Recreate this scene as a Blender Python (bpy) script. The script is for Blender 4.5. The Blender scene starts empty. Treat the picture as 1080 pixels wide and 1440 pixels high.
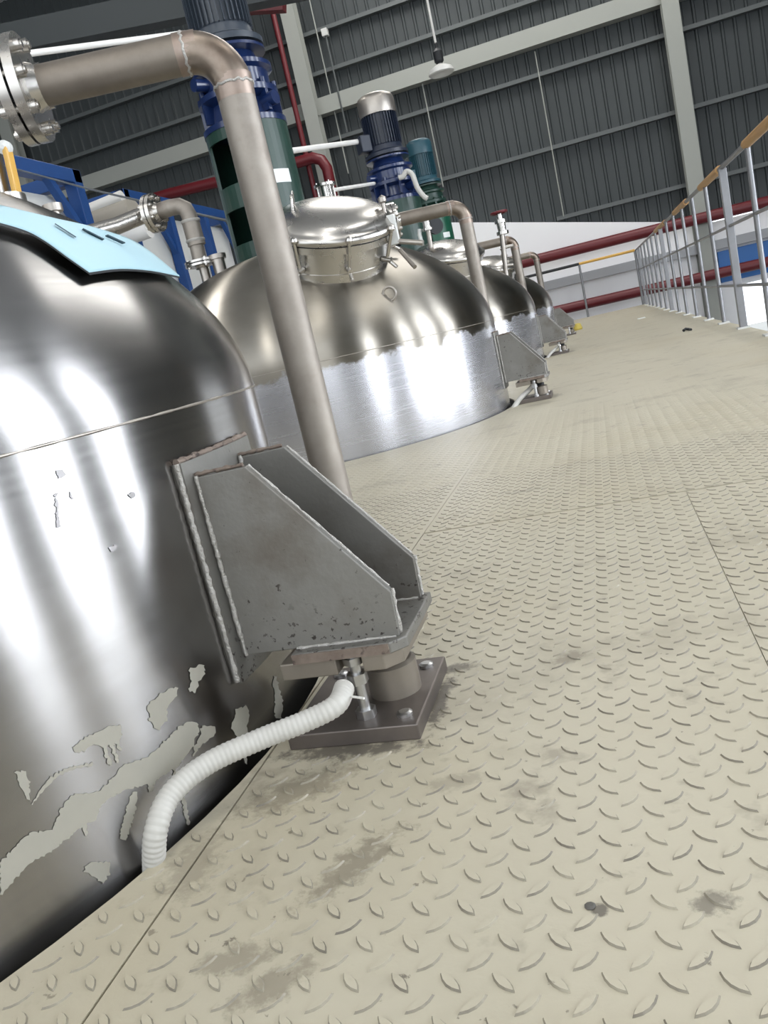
import bpy, bmesh, math, random
from mathutils import Vector, Matrix
from mathutils.geometry import delaunay_2d_cdt

random.seed(7)
PI = math.pi
col = bpy.context.scene.collection
SC = bpy.context.scene

# ------------------------------------------------------------------ camera
YAW, PITCH, ROLL, FPX = -0.294078, -0.200843, -0.2307235, 1151.58
CAM = Vector((0, 0, 0.5))
_f = Vector((math.sin(YAW)*math.cos(PITCH), math.cos(YAW)*math.cos(PITCH), math.sin(PITCH)))
_r = Vector((math.cos(YAW), -math.sin(YAW), 0))
_u = _r.cross(_f)
_c, _s = math.cos(ROLL), math.sin(ROLL)
RIGHT = _c*_r + _s*_u
UP = -_s*_r + _c*_u
FWD = _f
cd = bpy.data.cameras.new('camera')
cam = bpy.data.objects.new('camera', cd)
col.objects.link(cam)
mw = Matrix((RIGHT, UP, -FWD)).transposed().to_4x4()
mw.translation = CAM
cam.matrix_world = mw
cd.sensor_fit = 'VERTICAL'
cd.sensor_height = 36.0
cd.sensor_width = 27.0
cd.lens = FPX/1440*36.0
cd.clip_start = 0.02
cd.clip_end = 300
SC.camera = cam

# ------------------------------------------------------------------ world, light, exposure
w = bpy.data.worlds.new('world')
SC.world = w
w.use_nodes = True
_bg = w.node_tree.nodes['Background']
_bg.inputs['Color'].default_value = (0.90, 0.95, 1.0, 1)
_bg.inputs['Strength'].default_value = 1.9
SC.view_settings.view_transform = 'Standard'
SC.view_settings.look = 'None'
SC.view_settings.gamma = 1.0
SC.view_settings.use_curve_mapping = False
SC.view_settings.exposure = 0.32
ROOF_GLOW = 8.0
WINDOW = 10.0

# ------------------------------------------------------------------ pixel helpers (photo is 1080 x 1440)
def ray(x, y):
    return RIGHT*((x-540)/FPX) - UP*((y-720)/FPX) + FWD
def onZ(x, y, z=0.0):
    d = ray(x, y); return CAM + d*((z-CAM.z)/d.z)
def onY(x, y, Y):
    d = ray(x, y); return CAM + d*((Y-CAM.y)/d.y)
def onX(x, y, X):
    d = ray(x, y); return CAM + d*((X-CAM.x)/d.x)
def onCyl(x, y, cx, cy, R):
    d = ray(x, y); a = d.x**2+d.y**2; b = -(d.x*cx+d.y*cy); c = cx*cx+cy*cy-R*R
    q = b*b-a*c
    if q < 0: q = 0
    return CAM + d*((-b-math.sqrt(q))/a)
def proj(p):
    v = Vector(p)-CAM; z = v.dot(FWD)
    if z <= 0.01: return None
    return (540+FPX*v.dot(RIGHT)/z, 720-FPX*v.dot(UP)/z, z)

# ------------------------------------------------------------------ materials
def mat(name, color, rough=0.5, metal=0.0, spec=0.5, noise=0.0, nscale=8.0, color2=None, rough2=None,
        bump=0.0, bscale=60.0, aniso=0.0, emis=None, estr=0.0, spots=None, coat=0.0, world=False):
    m = bpy.data.materials.new(name)
    m.use_nodes = True
    nt = m.node_tree; N = nt.nodes; L = nt.links
    p = N['Principled BSDF']
    p.inputs['Base Color'].default_value = (*color, 1)
    p.inputs['Roughness'].default_value = rough
    p.inputs['Metallic'].default_value = metal
    p.inputs['Specular IOR Level'].default_value = spec
    if coat: p.inputs['Coat Weight'].default_value = coat
    tc = N.new('ShaderNodeTexCoord'); co = N.new('ShaderNodeNewGeometry').outputs['Position'] if world else tc.outputs['Object']
    last = None
    if color2 is not None:
        n = N.new('ShaderNodeTexNoise'); n.inputs['Scale'].default_value = nscale
        n.inputs['Detail'].default_value = 6; n.inputs['Roughness'].default_value = 0.62
        L.new(co, n.inputs['Vector'])
        r = N.new('ShaderNodeValToRGB')
        r.color_ramp.elements[0].position = 0.5-noise; r.color_ramp.elements[1].position = 0.5+noise
        r.color_ramp.elements[0].color = (*color, 1); r.color_ramp.elements[1].color = (*color2, 1)
        L.new(n.outputs['Fac'], r.inputs['Fac'])
        last = r.outputs['Color']
        if rough2 is not None:
            mr = N.new('ShaderNodeMapRange')
            mr.inputs['To Min'].default_value = rough; mr.inputs['To Max'].default_value = rough2
            L.new(n.outputs['Fac'], mr.inputs['Value']); L.new(mr.outputs['Result'], p.inputs['Roughness'])
    for sp in (spots or []):
        scol, sscale, lo, hi, amt = sp[:5]
        n2 = N.new('ShaderNodeTexNoise'); n2.inputs['Scale'].default_value = sscale
        n2.inputs['Detail'].default_value = 5; n2.inputs['Roughness'].default_value = 0.6
        mp = N.new('ShaderNodeMapping'); mp.inputs['Location'].default_value = (sscale*1.7, 3.1, sscale*.3)
        L.new(co, mp.inputs['Vector']); L.new(mp.outputs['Vector'], n2.inputs['Vector'])
        r2 = N.new('ShaderNodeMapRange'); r2.inputs['From Min'].default_value = lo; r2.inputs['From Max'].default_value = hi
        r2.inputs['To Max'].default_value = amt
        L.new(n2.outputs['Fac'], r2.inputs['Value'])
        fac = r2.outputs['Result']
        if len(sp) > 5:                     # weld spatter sits low on the plates
            sz = N.new('ShaderNodeSeparateXYZ'); L.new(co, sz.inputs[0])
            zr = N.new('ShaderNodeMapRange'); zr.inputs['From Min'].default_value = sp[5]; zr.inputs['From Max'].default_value = sp[6]
            L.new(sz.outputs['Z'], zr.inputs['Value'])
            ml = N.new('ShaderNodeMath'); ml.operation = 'MULTIPLY'; L.new(fac, ml.inputs[0]); L.new(zr.outputs['Result'], ml.inputs[1]); fac = ml.outputs[0]
        mx = N.new('ShaderNodeMix'); mx.data_type = 'RGBA'
        L.new(fac, mx.inputs['Factor'])
        if last is None: mx.inputs['A'].default_value = (*color, 1)
        else: L.new(last, mx.inputs['A'])
        mx.inputs['B'].default_value = (*scol, 1)
        last = mx.outputs['Result']
    if last is not None: L.new(last, p.inputs['Base Color'])
    if bump:
        nb = N.new('ShaderNodeTexNoise'); nb.inputs['Scale'].default_value = bscale; nb.inputs['Detail'].default_value = 4
        L.new(co, nb.inputs['Vector'])
        b = N.new('ShaderNodeBump'); b.inputs['Strength'].default_value = bump; b.inputs['Distance'].default_value = 0.004
        L.new(nb.outputs['Fac'], b.inputs['Height']); L.new(b.outputs['Normal'], p.inputs['Normal'])
    if aniso:
        p.inputs['Anisotropic'].default_value = aniso
        t = N.new('ShaderNodeTangent'); t.direction_type = 'RADIAL'; t.axis = 'Z'
        L.new(t.outputs['Tangent'], p.inputs['Tangent'])
    if emis:
        p.inputs['Emission Color'].default_value = (*emis, 1); p.inputs['Emission Strength'].default_value = estr
    return m

def tank_material(name, band_sheen, tintA, tintB, r0, r1):
    """brushed stainless shell: ground dome, paler band below the seam with a ragged edge"""
    m = bpy.data.materials.new(name); m.use_nodes = True
    nt = m.node_tree; N = nt.nodes; L = nt.links; p = N['Principled BSDF']
    tc = N.new('ShaderNodeTexCoord'); sep = N.new('ShaderNodeSeparateXYZ'); L.new(tc.outputs['Object'], sep.inputs[0])
    # ragged boundary of the paler band
    nz = N.new('ShaderNodeTexNoise'); nz.inputs['Scale'].default_value = 3.5; nz.inputs['Detail'].default_value = 8
    nz.inputs['Roughness'].default_value = 0.7
    L.new(tc.outputs['Object'], nz.inputs['Vector'])
    a1 = N.new('ShaderNodeMath'); a1.operation = 'MULTIPLY_ADD'; a1.inputs[1].default_value = 0.26; a1.inputs[2].default_value = -0.11
    L.new(nz.outputs['Fac'], a1.inputs[0])
    a2 = N.new('ShaderNodeMath'); a2.operation = 'ADD'; L.new(sep.outputs['Z'], a2.inputs[0]); L.new(a1.outputs[0], a2.inputs[1])
    band = N.new('ShaderNodeMapRange'); band.inputs['From Min'].default_value = 0.465; band.inputs['From Max'].default_value = 0.445; band.inputs['To Max'].default_value = band_sheen
    L.new(a2.outputs[0], band.inputs['Value'])
    # fine horizontal brushing
    mp = N.new('ShaderNodeMapping'); mp.inputs['Scale'].default_value = (3, 3, 160); L.new(tc.outputs['Object'], mp.inputs['Vector'])
    br = N.new('ShaderNodeTexNoise'); br.inputs['Scale'].default_value = 1.0; br.inputs['Detail'].default_value = 5
    L.new(mp.outputs['Vector'], br.inputs['Vector'])
    sm = N.new('ShaderNodeTexNoise'); sm.inputs['Scale'].default_value = 2.2; sm.inputs['Detail'].default_value = 7
    mp2 = N.new('ShaderNodeMapping'); mp2.inputs['Scale'].default_value = (1.2, 1.2, 2.2); L.new(tc.outputs['Object'], mp2.inputs['Vector'])
    L.new(mp2.outputs['Vector'], sm.inputs['Vector'])
    ramp = N.new('ShaderNodeValToRGB')
    ramp.color_ramp.elements[0].position = 0.3; ramp.color_ramp.elements[0].color = (*tintA, 1)
    ramp.color_ramp.elements[1].position = 0.72; ramp.color_ramp.elements[1].color = (*tintB, 1)
    L.new(sm.outputs['Fac'], ramp.inputs['Fac'])
    mx = N.new('ShaderNodeMix'); mx.data_type = 'RGBA'
    L.new(band.outputs['Result'], mx.inputs['Factor']); L.new(ramp.outputs['Color'], mx.inputs['A'])
    mx.inputs['B'].default_value = (0.50, 0.50, 0.525, 1)  # bluish-white reflection put into the band colour
    L.new(mx.outputs['Result'], p.inputs['Base Color'])
    me_ = N.new('ShaderNodeMath'); me_.operation = 'MULTIPLY_ADD'; me_.inputs[1].default_value = -0.22; me_.inputs[2].default_value = 1.0
    L.new(band.outputs['Result'], me_.inputs[0]); L.new(me_.outputs[0], p.inputs['Metallic'])
    rg = N.new('ShaderNodeMapRange'); rg.inputs['To Min'].default_value = r0; rg.inputs['To Max'].default_value = r1
    L.new(br.outputs['Fac'], rg.inputs['Value'])
    ra = N.new('ShaderNodeMath'); ra.operation = 'MULTIPLY_ADD'; ra.inputs[1].default_value = -0.03
    L.new(band.outputs['Result'], ra.inputs[0]); L.new(rg.outputs['Result'], ra.inputs[2])
    L.new(ra.outputs[0], p.inputs['Roughness'])
    an = N.new('ShaderNodeMath'); an.operation = 'MULTIPLY_ADD'; an.inputs[1].default_value = -0.75; an.inputs[2].default_value = 0.93
    L.new(band.outputs['Result'], an.inputs[0]); L.new(an.outputs[0], p.inputs['Anisotropic']); p.inputs['Anisotropic Rotation'].default_value = 0.25
    t = N.new('ShaderNodeTangent'); t.direction_type = 'RADIAL'; t.axis = 'Z'
    L.new(t.outputs['Tangent'], p.inputs['Tangent'])
    b = N.new('ShaderNodeBump'); b.inputs['Strength'].default_value = 0.006; b.inputs['Distance'].default_value = 0.001
    L.new(br.outputs['Fac'], b.inputs['Height'])
    b2 = N.new('ShaderNodeBump'); b2.inputs['Strength'].default_value = 0.18; b2.inputs['Distance'].default_value = 0.01
    sm2 = N.new('ShaderNodeTexNoise'); sm2.inputs['Scale'].default_value = 2.5; sm2.inputs['Detail'].default_value = 2
    L.new(tc.outputs['Object'], sm2.inputs['Vector'])
    L.new(sm2.outputs['Fac'], b2.inputs['Height']); L.new(b.outputs['Normal'], b2.inputs['Normal'])
    L.new(b2.outputs['Normal'], p.inputs['Normal'])
    return m

M = {}
M['tank'] = tank_material('brushed_tank_steel', 1.0, (0.25, 0.23, 0.195), (0.36, 0.335, 0.295), 0.26, 0.33)
M['tank1'] = tank_material('plain_brushed_steel', 0.0, (0.27, 0.265, 0.26), (0.42, 0.41, 0.405), 0.20, 0.28)
BEIGE = (0.445, 0.405, 0.305)
M['floor'] = mat('beige_floor_paint', BEIGE, 0.42, noise=0.35, nscale=2.3, color2=(0.505, 0.47, 0.37), rough2=0.55,
                 spots=[((0.22, 0.19, 0.14), 5.0, 0.55, 0.80, 0.6), ((0.10, 0.085, 0.07), 45.0, 0.68, 0.72, 0.75), ((0.20, 0.17, 0.13), 13.0, 0.60, 0.72, 0.5), ((0.40, 0.34, 0.22), 1.3, 0.52, 0.75, 0.45)],
                 bump=0.15, bscale=90, world=True)
def floor_stains(m, stains):
    """local dirt: ragged dark patches at given places on the platform"""
    nt = m.node_tree; N = nt.nodes; L = nt.links; p = N['Principled BSDF']
    co = N.new('ShaderNodeNewGeometry').outputs['Position']
    nz = N.new('ShaderNodeTexNoise'); nz.inputs['Scale'].default_value = 48; nz.inputs['Detail'].default_value = 7; nz.inputs['Roughness'].default_value = 0.7
    L.new(co, nz.inputs['Vector'])
    prev = p.inputs['Base Color'].links[0].from_socket
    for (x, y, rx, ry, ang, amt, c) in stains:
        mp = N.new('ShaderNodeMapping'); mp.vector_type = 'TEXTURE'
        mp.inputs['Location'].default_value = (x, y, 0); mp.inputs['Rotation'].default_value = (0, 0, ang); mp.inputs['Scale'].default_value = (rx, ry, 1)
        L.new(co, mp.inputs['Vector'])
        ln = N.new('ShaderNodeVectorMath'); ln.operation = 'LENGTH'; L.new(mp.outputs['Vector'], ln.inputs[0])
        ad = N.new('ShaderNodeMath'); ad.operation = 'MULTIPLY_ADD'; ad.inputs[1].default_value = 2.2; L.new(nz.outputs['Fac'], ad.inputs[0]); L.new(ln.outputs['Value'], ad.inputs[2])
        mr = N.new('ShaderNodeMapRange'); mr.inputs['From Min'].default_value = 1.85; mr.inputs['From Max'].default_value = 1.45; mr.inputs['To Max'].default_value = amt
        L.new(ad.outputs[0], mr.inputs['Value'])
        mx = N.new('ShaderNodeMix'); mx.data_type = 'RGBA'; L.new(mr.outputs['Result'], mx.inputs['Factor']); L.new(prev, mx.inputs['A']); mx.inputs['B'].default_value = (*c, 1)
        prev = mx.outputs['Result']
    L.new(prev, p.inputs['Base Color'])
DK = (0.07, 0.06, 0.05); BR = (0.15, 0.125, 0.09)
def _st(px, py, rx, ry, ang, amt, c=DK):
    q = onZ(px, py); return (q.x, q.y, rx, ry, ang, amt, c)
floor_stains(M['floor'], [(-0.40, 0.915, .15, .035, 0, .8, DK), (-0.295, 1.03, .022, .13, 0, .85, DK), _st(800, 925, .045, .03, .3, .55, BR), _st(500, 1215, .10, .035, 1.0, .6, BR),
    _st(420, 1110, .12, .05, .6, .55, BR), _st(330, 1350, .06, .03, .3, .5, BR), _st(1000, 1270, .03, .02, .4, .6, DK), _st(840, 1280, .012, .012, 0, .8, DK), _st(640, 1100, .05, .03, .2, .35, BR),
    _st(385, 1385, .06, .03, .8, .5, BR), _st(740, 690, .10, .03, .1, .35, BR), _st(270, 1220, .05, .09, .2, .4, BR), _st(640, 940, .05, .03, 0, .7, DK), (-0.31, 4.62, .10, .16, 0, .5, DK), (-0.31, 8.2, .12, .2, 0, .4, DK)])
M['lugedge'] = mat('lug_edge_grime', (0.35, 0.32, 0.245), 0.5, noise=0.16, nscale=14.0, color2=(0.13, 0.115, 0.09), world=True)
M['edge'] = mat('plate_edge_dark', (0.10, 0.095, 0.085), 0.7)
M['splash'] = mat('beige_splash_paint', (0.33, 0.315, 0.265), 0.6, noise=0.3, nscale=14, color2=(0.28, 0.27, 0.23))
M['steel'] = mat('dull_stainless', (0.46, 0.43, 0.39), 0.36, 1.0, noise=0.3, nscale=9, color2=(0.34, 0.31, 0.28), rough2=0.5)
M['polished'] = mat('polished_stainless', (0.58, 0.56, 0.53), 0.2, 1.0, noise=0.3, nscale=6, color2=(0.48, 0.46, 0.43), rough2=0.34)
M['pipe'] = mat('stained_pipe_steel', (0.36, 0.33, 0.29), 0.5, 0.75, noise=0.25, nscale=11, color2=(0.28, 0.25, 0.22), rough2=0.65,
                spots=[((0.17, 0.14, 0.12), 7.0, 0.56, 0.72, 0.6)])
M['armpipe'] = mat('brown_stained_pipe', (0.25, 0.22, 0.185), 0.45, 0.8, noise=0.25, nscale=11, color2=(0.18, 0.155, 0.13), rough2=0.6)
M['heatpipe'] = mat('heat_tinted_elbow', (0.30, 0.255, 0.21), 0.38, 0.9, noise=0.2, nscale=9, color2=(0.15, 0.11, 0.085))
M['heat'] = mat('heat_tinted_weld', (0.24, 0.18, 0.145), 0.45, 0.8, noise=0.3, nscale=20, color2=(0.36, 0.30, 0.26))
M['weld'] = mat('bright_weld_bead', (0.46, 0.445, 0.42), 0.55, 0.6, bump=0.8, bscale=260)
M['bracket'] = mat('bracket_plate', (0.185, 0.18, 0.165), 0.42, 0.6, noise=0.3, nscale=9, color2=(0.235, 0.23, 0.215), rough2=0.55,
                   spots=[((0.04, 0.033, 0.03), 85.0, 0.60, 0.63, 0.95, 0.205, 0.15), ((0.045, 0.038, 0.035), 75.0, 0.67, 0.70, 0.9), ((0.13, 0.112, 0.092), 7.0, 0.50, 0.68, 0.7), ((0.29, 0.285, 0.27), 4.0, 0.56, 0.72, 0.4)], bump=0.08, bscale=150)
M['rust'] = mat('burnt_plate_edge', (0.16, 0.12, 0.10), 0.6, 0.6, noise=0.25, nscale=30, color2=(0.30, 0.25, 0.21),
                spots=[((0.04, 0.03, 0.028), 40.0, 0.58, 0.66, 0.9)])
M['cell'] = mat('load_cell_steel', (0.13, 0.112, 0.10), 0.42, 0.7, noise=0.3, nscale=12, color2=(0.20, 0.175, 0.16))
M['tanplate'] = mat('tan_steel_plate', (0.30, 0.265, 0.22), 0.45, 0.6, noise=0.3, nscale=9, color2=(0.22, 0.195, 0.165))
M['zinc'] = mat('zinc_bolt', (0.55, 0.55, 0.55), 0.32, 1.0)
M['hose'] = mat('white_flexible_hose', (0.54, 0.53, 0.50), 0.5, noise=0.3, nscale=20, color2=(0.44, 0.43, 0.395))
M['whitepipe'] = mat('white_conduit', (0.74, 0.73, 0.70), 0.45)
M['blueboard'] = mat('pale_blue_board', (0.36, 0.55, 0.62), 0.55, noise=0.4, nscale=3, color2=(0.38, 0.57, 0.64))
M['black'] = mat('black_rubber', (0.012, 0.014, 0.017), 0.55)
M['ink'] = mat('dark_print', (0.03, 0.06, 0.08), 0.5)
M['green'] = mat('green_enamel', (0.011, 0.036, 0.027), 0.38, noise=0.35, nscale=5, color2=(0.015, 0.046, 0.034))
M['greenb'] = mat('bright_green_enamel', (0.009, 0.085, 0.048), 0.35)
M['blue'] = mat('blue_enamel', (0.005, 0.015, 0.062), 0.28, coat=0.3, noise=0.35, nscale=6, color2=(0.008, 0.022, 0.09))
M['navy'] = mat('navy_motor_paint', (0.012, 0.018, 0.035), 0.38)
M['slate'] = mat('slate_motor_paint', (0.035, 0.045, 0.06), 0.35)
M['teal'] = mat('teal_motor_paint', (0.018, 0.07, 0.095), 0.4)
M['frameblue'] = mat('container_blue', (0.006, 0.05, 0.20), 0.45, noise=0.35, nscale=4, color2=(0.009, 0.065, 0.24))
M['white'] = mat('container_white', (0.62, 0.63, 0.62), 0.5, noise=0.35, nscale=2, color2=(0.68, 0.69, 0.67))
M['sticker'] = mat('white_label', (0.72, 0.75, 0.74), 0.5)
M['red'] = mat('red_fire_pipe', (0.12, 0.008, 0.013), 0.42)
M['sheet'] = mat('grey_cladding', (0.034, 0.041, 0.043), 0.6, noise=0.4, nscale=0.5, color2=(0.040, 0.047, 0.049))
M['girt'] = mat('grey_girt', (0.09, 0.10, 0.10), 0.5)
M['column'] = mat('pale_steelwork', (0.29, 0.30, 0.275), 0.55, noise=0.4, nscale=1, color2=(0.32, 0.33, 0.30))
M['plaster'] = mat('white_plaster', (0.88, 0.88, 0.89), 0.8, noise=0.4, nscale=1, color2=(0.85, 0.85, 0.87))
M['ledge'] = mat('grey_ledge', (0.40, 0.41, 0.43), 0.7)
M['signblue'] = mat('blue_panel', (0.03, 0.16, 0.48), 0.5)
M['roof'] = mat('grey_roof_sheet', (0.45, 0.45, 0.45), 0.7)
M['concrete'] = mat('hall_concrete', (0.33, 0.33, 0.31), 0.7, noise=0.4, nscale=0.6, color2=(0.28, 0.28, 0.27))
M['rail'] = mat('galvanised_rail', (0.20, 0.205, 0.215), 0.4, 0.6, noise=0.3, nscale=8, color2=(0.26, 0.26, 0.27))
M['yellow'] = mat('worn_yellow_paint', (0.50, 0.29, 0.09), 0.5, noise=0.3, nscale=14, color2=(0.40, 0.23, 0.11))
M['handle'] = mat('yellow_handle', (0.62, 0.36, 0.07), 0.4)
M['tan'] = mat('tan_lagging', (0.36, 0.33, 0.28), 0.6)
M['lampwhite'] = mat('enamel_lamp', (0.55, 0.55, 0.53), 0.4)
M['cable'] = mat('grey_cable', (0.10, 0.11, 0.12), 0.5)
M['scrapyellow'] = mat('yellow_scrap', (0.60, 0.48, 0.10), 0.5)
M['added_skylight'] = mat('added_skylight_glow', (0.8, 0.8, 0.8), 0.5, emis=(1.0, 0.985, 0.95), estr=ROOF_GLOW)
M['windowpane'] = mat('daylit_glass', (0.8, 0.8, 0.8), 0.3, emis=(0.88, 0.93, 1.0), estr=WINDOW)

# ------------------------------------------------------------------ mesh builder
class MB:
    def __init__(s):
        s.v = []; s.f = []; s.sm = []; s.mi = []; s.cur = 0
    def face(s, idx, smooth=False):
        s.f.append(tuple(idx)); s.sm.append(smooth); s.mi.append(s.cur)
    def box(s, lo, hi, mtx=None):
        b = len(s.v)
        for x in (lo[0], hi[0]):
            for y in (lo[1], hi[1]):
                for z in (lo[2], hi[2]):
                    p = Vector((x, y, z)); s.v.append(mtx @ p if mtx else p)
        for q in ((0,1,3,2),(4,6,7,5),(0,4,5,1),(2,3,7,6),(0,2,6,4),(1,5,7,3)):
            s.face([b+i for i in q])
        return s
    def bar(s, a, b, w, h=None, up=Vector((0,0,1))):
        """rectangular bar from a to b, w sideways, h along up"""
        a, b = Vector(a), Vector(b); h = h or w
        d = (b-a); L = d.length; d.normalize()
        sx = d.cross(up)
        if sx.length < 1e-4: sx = d.cross(Vector((1,0,0)))
        sx.normalize(); sy = sx.cross(d).normalized()
        m = Matrix((sx, sy, d)).transposed().to_4x4(); m.translation = a
        return s.box((-w/2, -h/2, 0), (w/2, h/2, L), m)
    def rings(s, rings, caps=True, smooth=True, closed=True):
        """list of rings of equal length joined by quads, with separate cap verts"""
        n = len(rings[0]); st = []
        for r in rings:
            st.append(len(s.v)); s.v.extend(Vector(p) for p in r)
        for k in range(len(rings)-1):
            for i in range(n if closed else n-1):
                j = (i+1) % n
                s.face((st[k]+i, st[k]+j, st[k+1]+j, st[k+1]+i), smooth)
        if caps:
            for r, rev in ((rings[0], True), (rings[-1], False)):
                b = len(s.v); s.v.extend(Vector(p) for p in r)
                idx = list(range(b, b+n)); s.face(idx[::-1] if rev else idx)
        return s
    def tube(s, pts, r, n=16, caps=True):
        pts = [Vector(p) for p in pts]; m = len(pts)
        rr = r if isinstance(r, (list, tuple)) else [r]*m
        t0 = (pts[1]-pts[0]).normalized()
        ref = Vector((0,0,1)) if abs(t0.z) < 0.9 else Vector((1,0,0))
        nx = t0.cross(ref).normalized(); R = []; tp = t0
        for i in range(m):
            if i == 0: t = t0
            elif i == m-1: t = (pts[-1]-pts[-2]).normalized()
            else: t = ((pts[i]-pts[i-1]).normalized()+(pts[i+1]-pts[i]).normalized()).normalized()
            nx = tp.rotation_difference(t) @ nx; tp = t
            ny = t.cross(nx).normalized()
            R.append([pts[i]+(nx*math.cos(2*PI*k/n)+ny*math.sin(2*PI*k/n))*rr[i] for k in range(n)])
        return s.rings(R, caps)
    def lathe(s, prof, c=(0,0,0), axis=(0,0,1), n=32, caps=True, sharp=True):
        """prof: list of (r, h) along axis; each profile span gets its own ring pair where sharp"""
        ax = Vector(axis).normalized(); q = Vector((0,0,1)).rotation_difference(ax); c = Vector(c)
        def ring(r, h):
            return [c + q @ Vector((r*math.cos(2*PI*k/n), r*math.sin(2*PI*k/n), h)) for k in range(n)]
        if sharp:
            for i in range(len(prof)-1):
                s.rings([ring(*prof[i]), ring(*prof[i+1])], caps=False)
        else:
            s.rings([ring(*p) for p in prof], caps=False)
        if caps:
            for p, rev in ((prof[0], True), (prof[-1], False)):
                if p[0] > 1e-5:
                    b = len(s.v); s.v.extend(ring(*p)); idx = list(range(b, b+n)); s.face(idx[::-1] if rev else idx)
        return s
    def cyl(s, a, b, r, n=20):
        return s.tube([a, b], r, n)
    def prism(s, poly, off):
        """polygon (3D points) extruded by vector off"""
        n = len(poly); off = Vector(off); b = len(s.v)
        s.v.extend(Vector(p) for p in poly); s.v.extend(Vector(p)+off for p in poly)
        s.face(list(range(b, b+n))[::-1]); s.face(range(b+n, b+2*n))
        for i in range(n):
            j = (i+1) % n; s.face((b+i, b+j, b+n+j, b+n+i))
        return s
    def mesh(s, name, mats):
        me = bpy.data.meshes.new(name)
        me.from_pydata([tuple(v) for v in s.v], [], s.f)
        for m in (mats if isinstance(mats, (list, tuple)) else [mats]): me.materials.append(M[m])
        me.polygons.foreach_set('use_smooth', s.sm); me.polygons.foreach_set('material_index', s.mi)
        me.update()
        return me
    def build(s, name, mats, parent=None, bevel=0.0, fix=True, origin=None):
        if origin is not None:
            o3 = Vector(origin); s.v = [v-o3 for v in s.v]
        me = s.mesh(name, mats)
        if fix:
            bm = bmesh.new(); bm.from_mesh(me); bmesh.ops.recalc_face_normals(bm, faces=bm.faces); bm.to_mesh(me); bm.free()
        o = bpy.data.objects.new(name, me); col.objects.link(o)
        if origin is not None: o.location = origin
        if parent is not None:
            o.parent = parent
            if origin is None:
                o.matrix_parent_inverse = Matrix.Translation(-PW(parent))
            else: o.location = Vector(origin) - PW(parent)
        if bevel:
            bv = o.modifiers.new('bevel', 'BEVEL'); bv.width = bevel; bv.segments = 2; bv.limit_method = 'ANGLE'
        return o
def PW(o):
    """world position of an unrotated parent chain (vertices of parts are written in world coordinates)"""
    p = Vector((0, 0, 0))
    while o is not None:
        p = p + o.location + o.matrix_parent_inverse.translation; o = o.parent
    return p
def thing(name, label, cat, loc=(0,0,0), group=None):
    o = bpy.data.objects.new(name, None); col.objects.link(o); o.location = loc; o.empty_display_size = 0.1
    return tag(o, label, cat, group)
def tag(o, label, cat, group=None):
    o['label'] = label; o['category'] = cat
    if group: o['group'] = group
    return o
def struct(o, label, cat):
    o['kind'] = 'structure'; return tag(o, label, cat)
def copy_tree(o, parent=None, dx=(0,0,0)):
    c = o.copy(); col.objects.link(c)
    if parent is None: c.location = o.location + Vector(dx)
    else: c.parent = parent
    for ch in o.children: copy_tree(ch, c)
    return c
def arc(p0, c, p1, n=8):
    """quarter bend from p0 to p1 whose tangents meet at c"""
    p0, c, p1 = Vector(p0), Vector(c), Vector(p1); o = p0 + p1 - c; out = []
    for i in range(n+1):
        a = PI/2*i/n; out.append(o + (p0-o)*math.cos(a) + (p1-o)*math.sin(a))
    return out

# ================================================================== SETTING
YW = 20.3                     # end wall
XR, XL, YB = 8.2, -18.0, -12.0
ZH = -3.2                     # hall ground floor
YE = 18.75                    # far edge of the platform
XE = 1.04                     # aisle edge of the platform
CX, RT, RH = -1.605, 1.062, 1.089
TY = [1.03, 4.63, 8.23, 11.83]

# --- platform floor: plates with round openings for the tanks
floor = bpy.data.objects.new('floor', None); col.objects.link(floor)
struct(floor, 'beige painted steel checker plate platform floor around the tanks', 'floor')
TH = 0.008; GAP = 0.003
def plate_rect(x0, x1, y0, y1):
    mb = MB(); mb.box((x0+GAP/2, y0+GAP/2, -TH), (x1-GAP/2, y1-GAP/2, 0))
    return mb.build('floor_plate', 'floor', floor)
def plate_hole(x0, x1, y0, y1, cx, cy, r):
    x0 += GAP/2; x1 -= GAP/2; y0 += GAP/2; y1 -= GAP/2
    n = 96; inner = []; outer = []
    for k in range(n):
        a = 2*PI*(k+0.5)/n; dx, dy = math.cos(a), math.sin(a)
        t = min((x1-cx)/dx if dx > 0 else (x0-cx)/dx, (y1-cy)/dy if dy > 0 else (y0-cy)/dy)
        inner.append((cx+r*dx, cy+r*dy)); outer.append((cx+t*dx, cy+t*dy))
    # snap nearest outer points to the corners
    for X in (x0, x1):
        for Y in (y0, y1):
            k = min(range(n), key=lambda i: (outer[i][0]-X)**2+(outer[i][1]-Y)**2); outer[k] = (X, Y)
    mb = MB(); b = len(mb.v)
    for z in (0, -TH):
        mb.v += [Vector((*p, z)) for p in inner]; mb.v += [Vector((*p, z)) for p in outer]
    for k in range(n):
        j = (k+1) % n
        mb.face((k, n+k, n+j, j)); mb.face((2*n+k, 2*n+j, 3*n+j, 3*n+k))
        mb.face((k, j, 2*n+j, 2*n+k)); mb.face((n+k, 3*n+k, 3*n+j, n+j))
    return mb.build('floor_plate', 'floor', floor)
SX = -0.515
for ty in TY:
    GAP = 0.003 if ty < 2 else 0.0008
    plate_hole(-3.6, SX, ty-1.8, ty+1.8, CX, ty, RH)
    mb = MB(); mb.lathe([(RH+0.006, -0.45), (RH+0.006, -TH-.0005), (RH+0.016, -TH-.0005), (RH+0.016, -0.45), (RH+0.006, -0.45)], (CX, ty, 0), n=96, caps=False); mb.build('gap_light_block', 'edge', floor)  # unseen ring added to keep light out of the tank gap
plate_rect(-3.6, SX, TY[-1]+1.8, YE)
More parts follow.
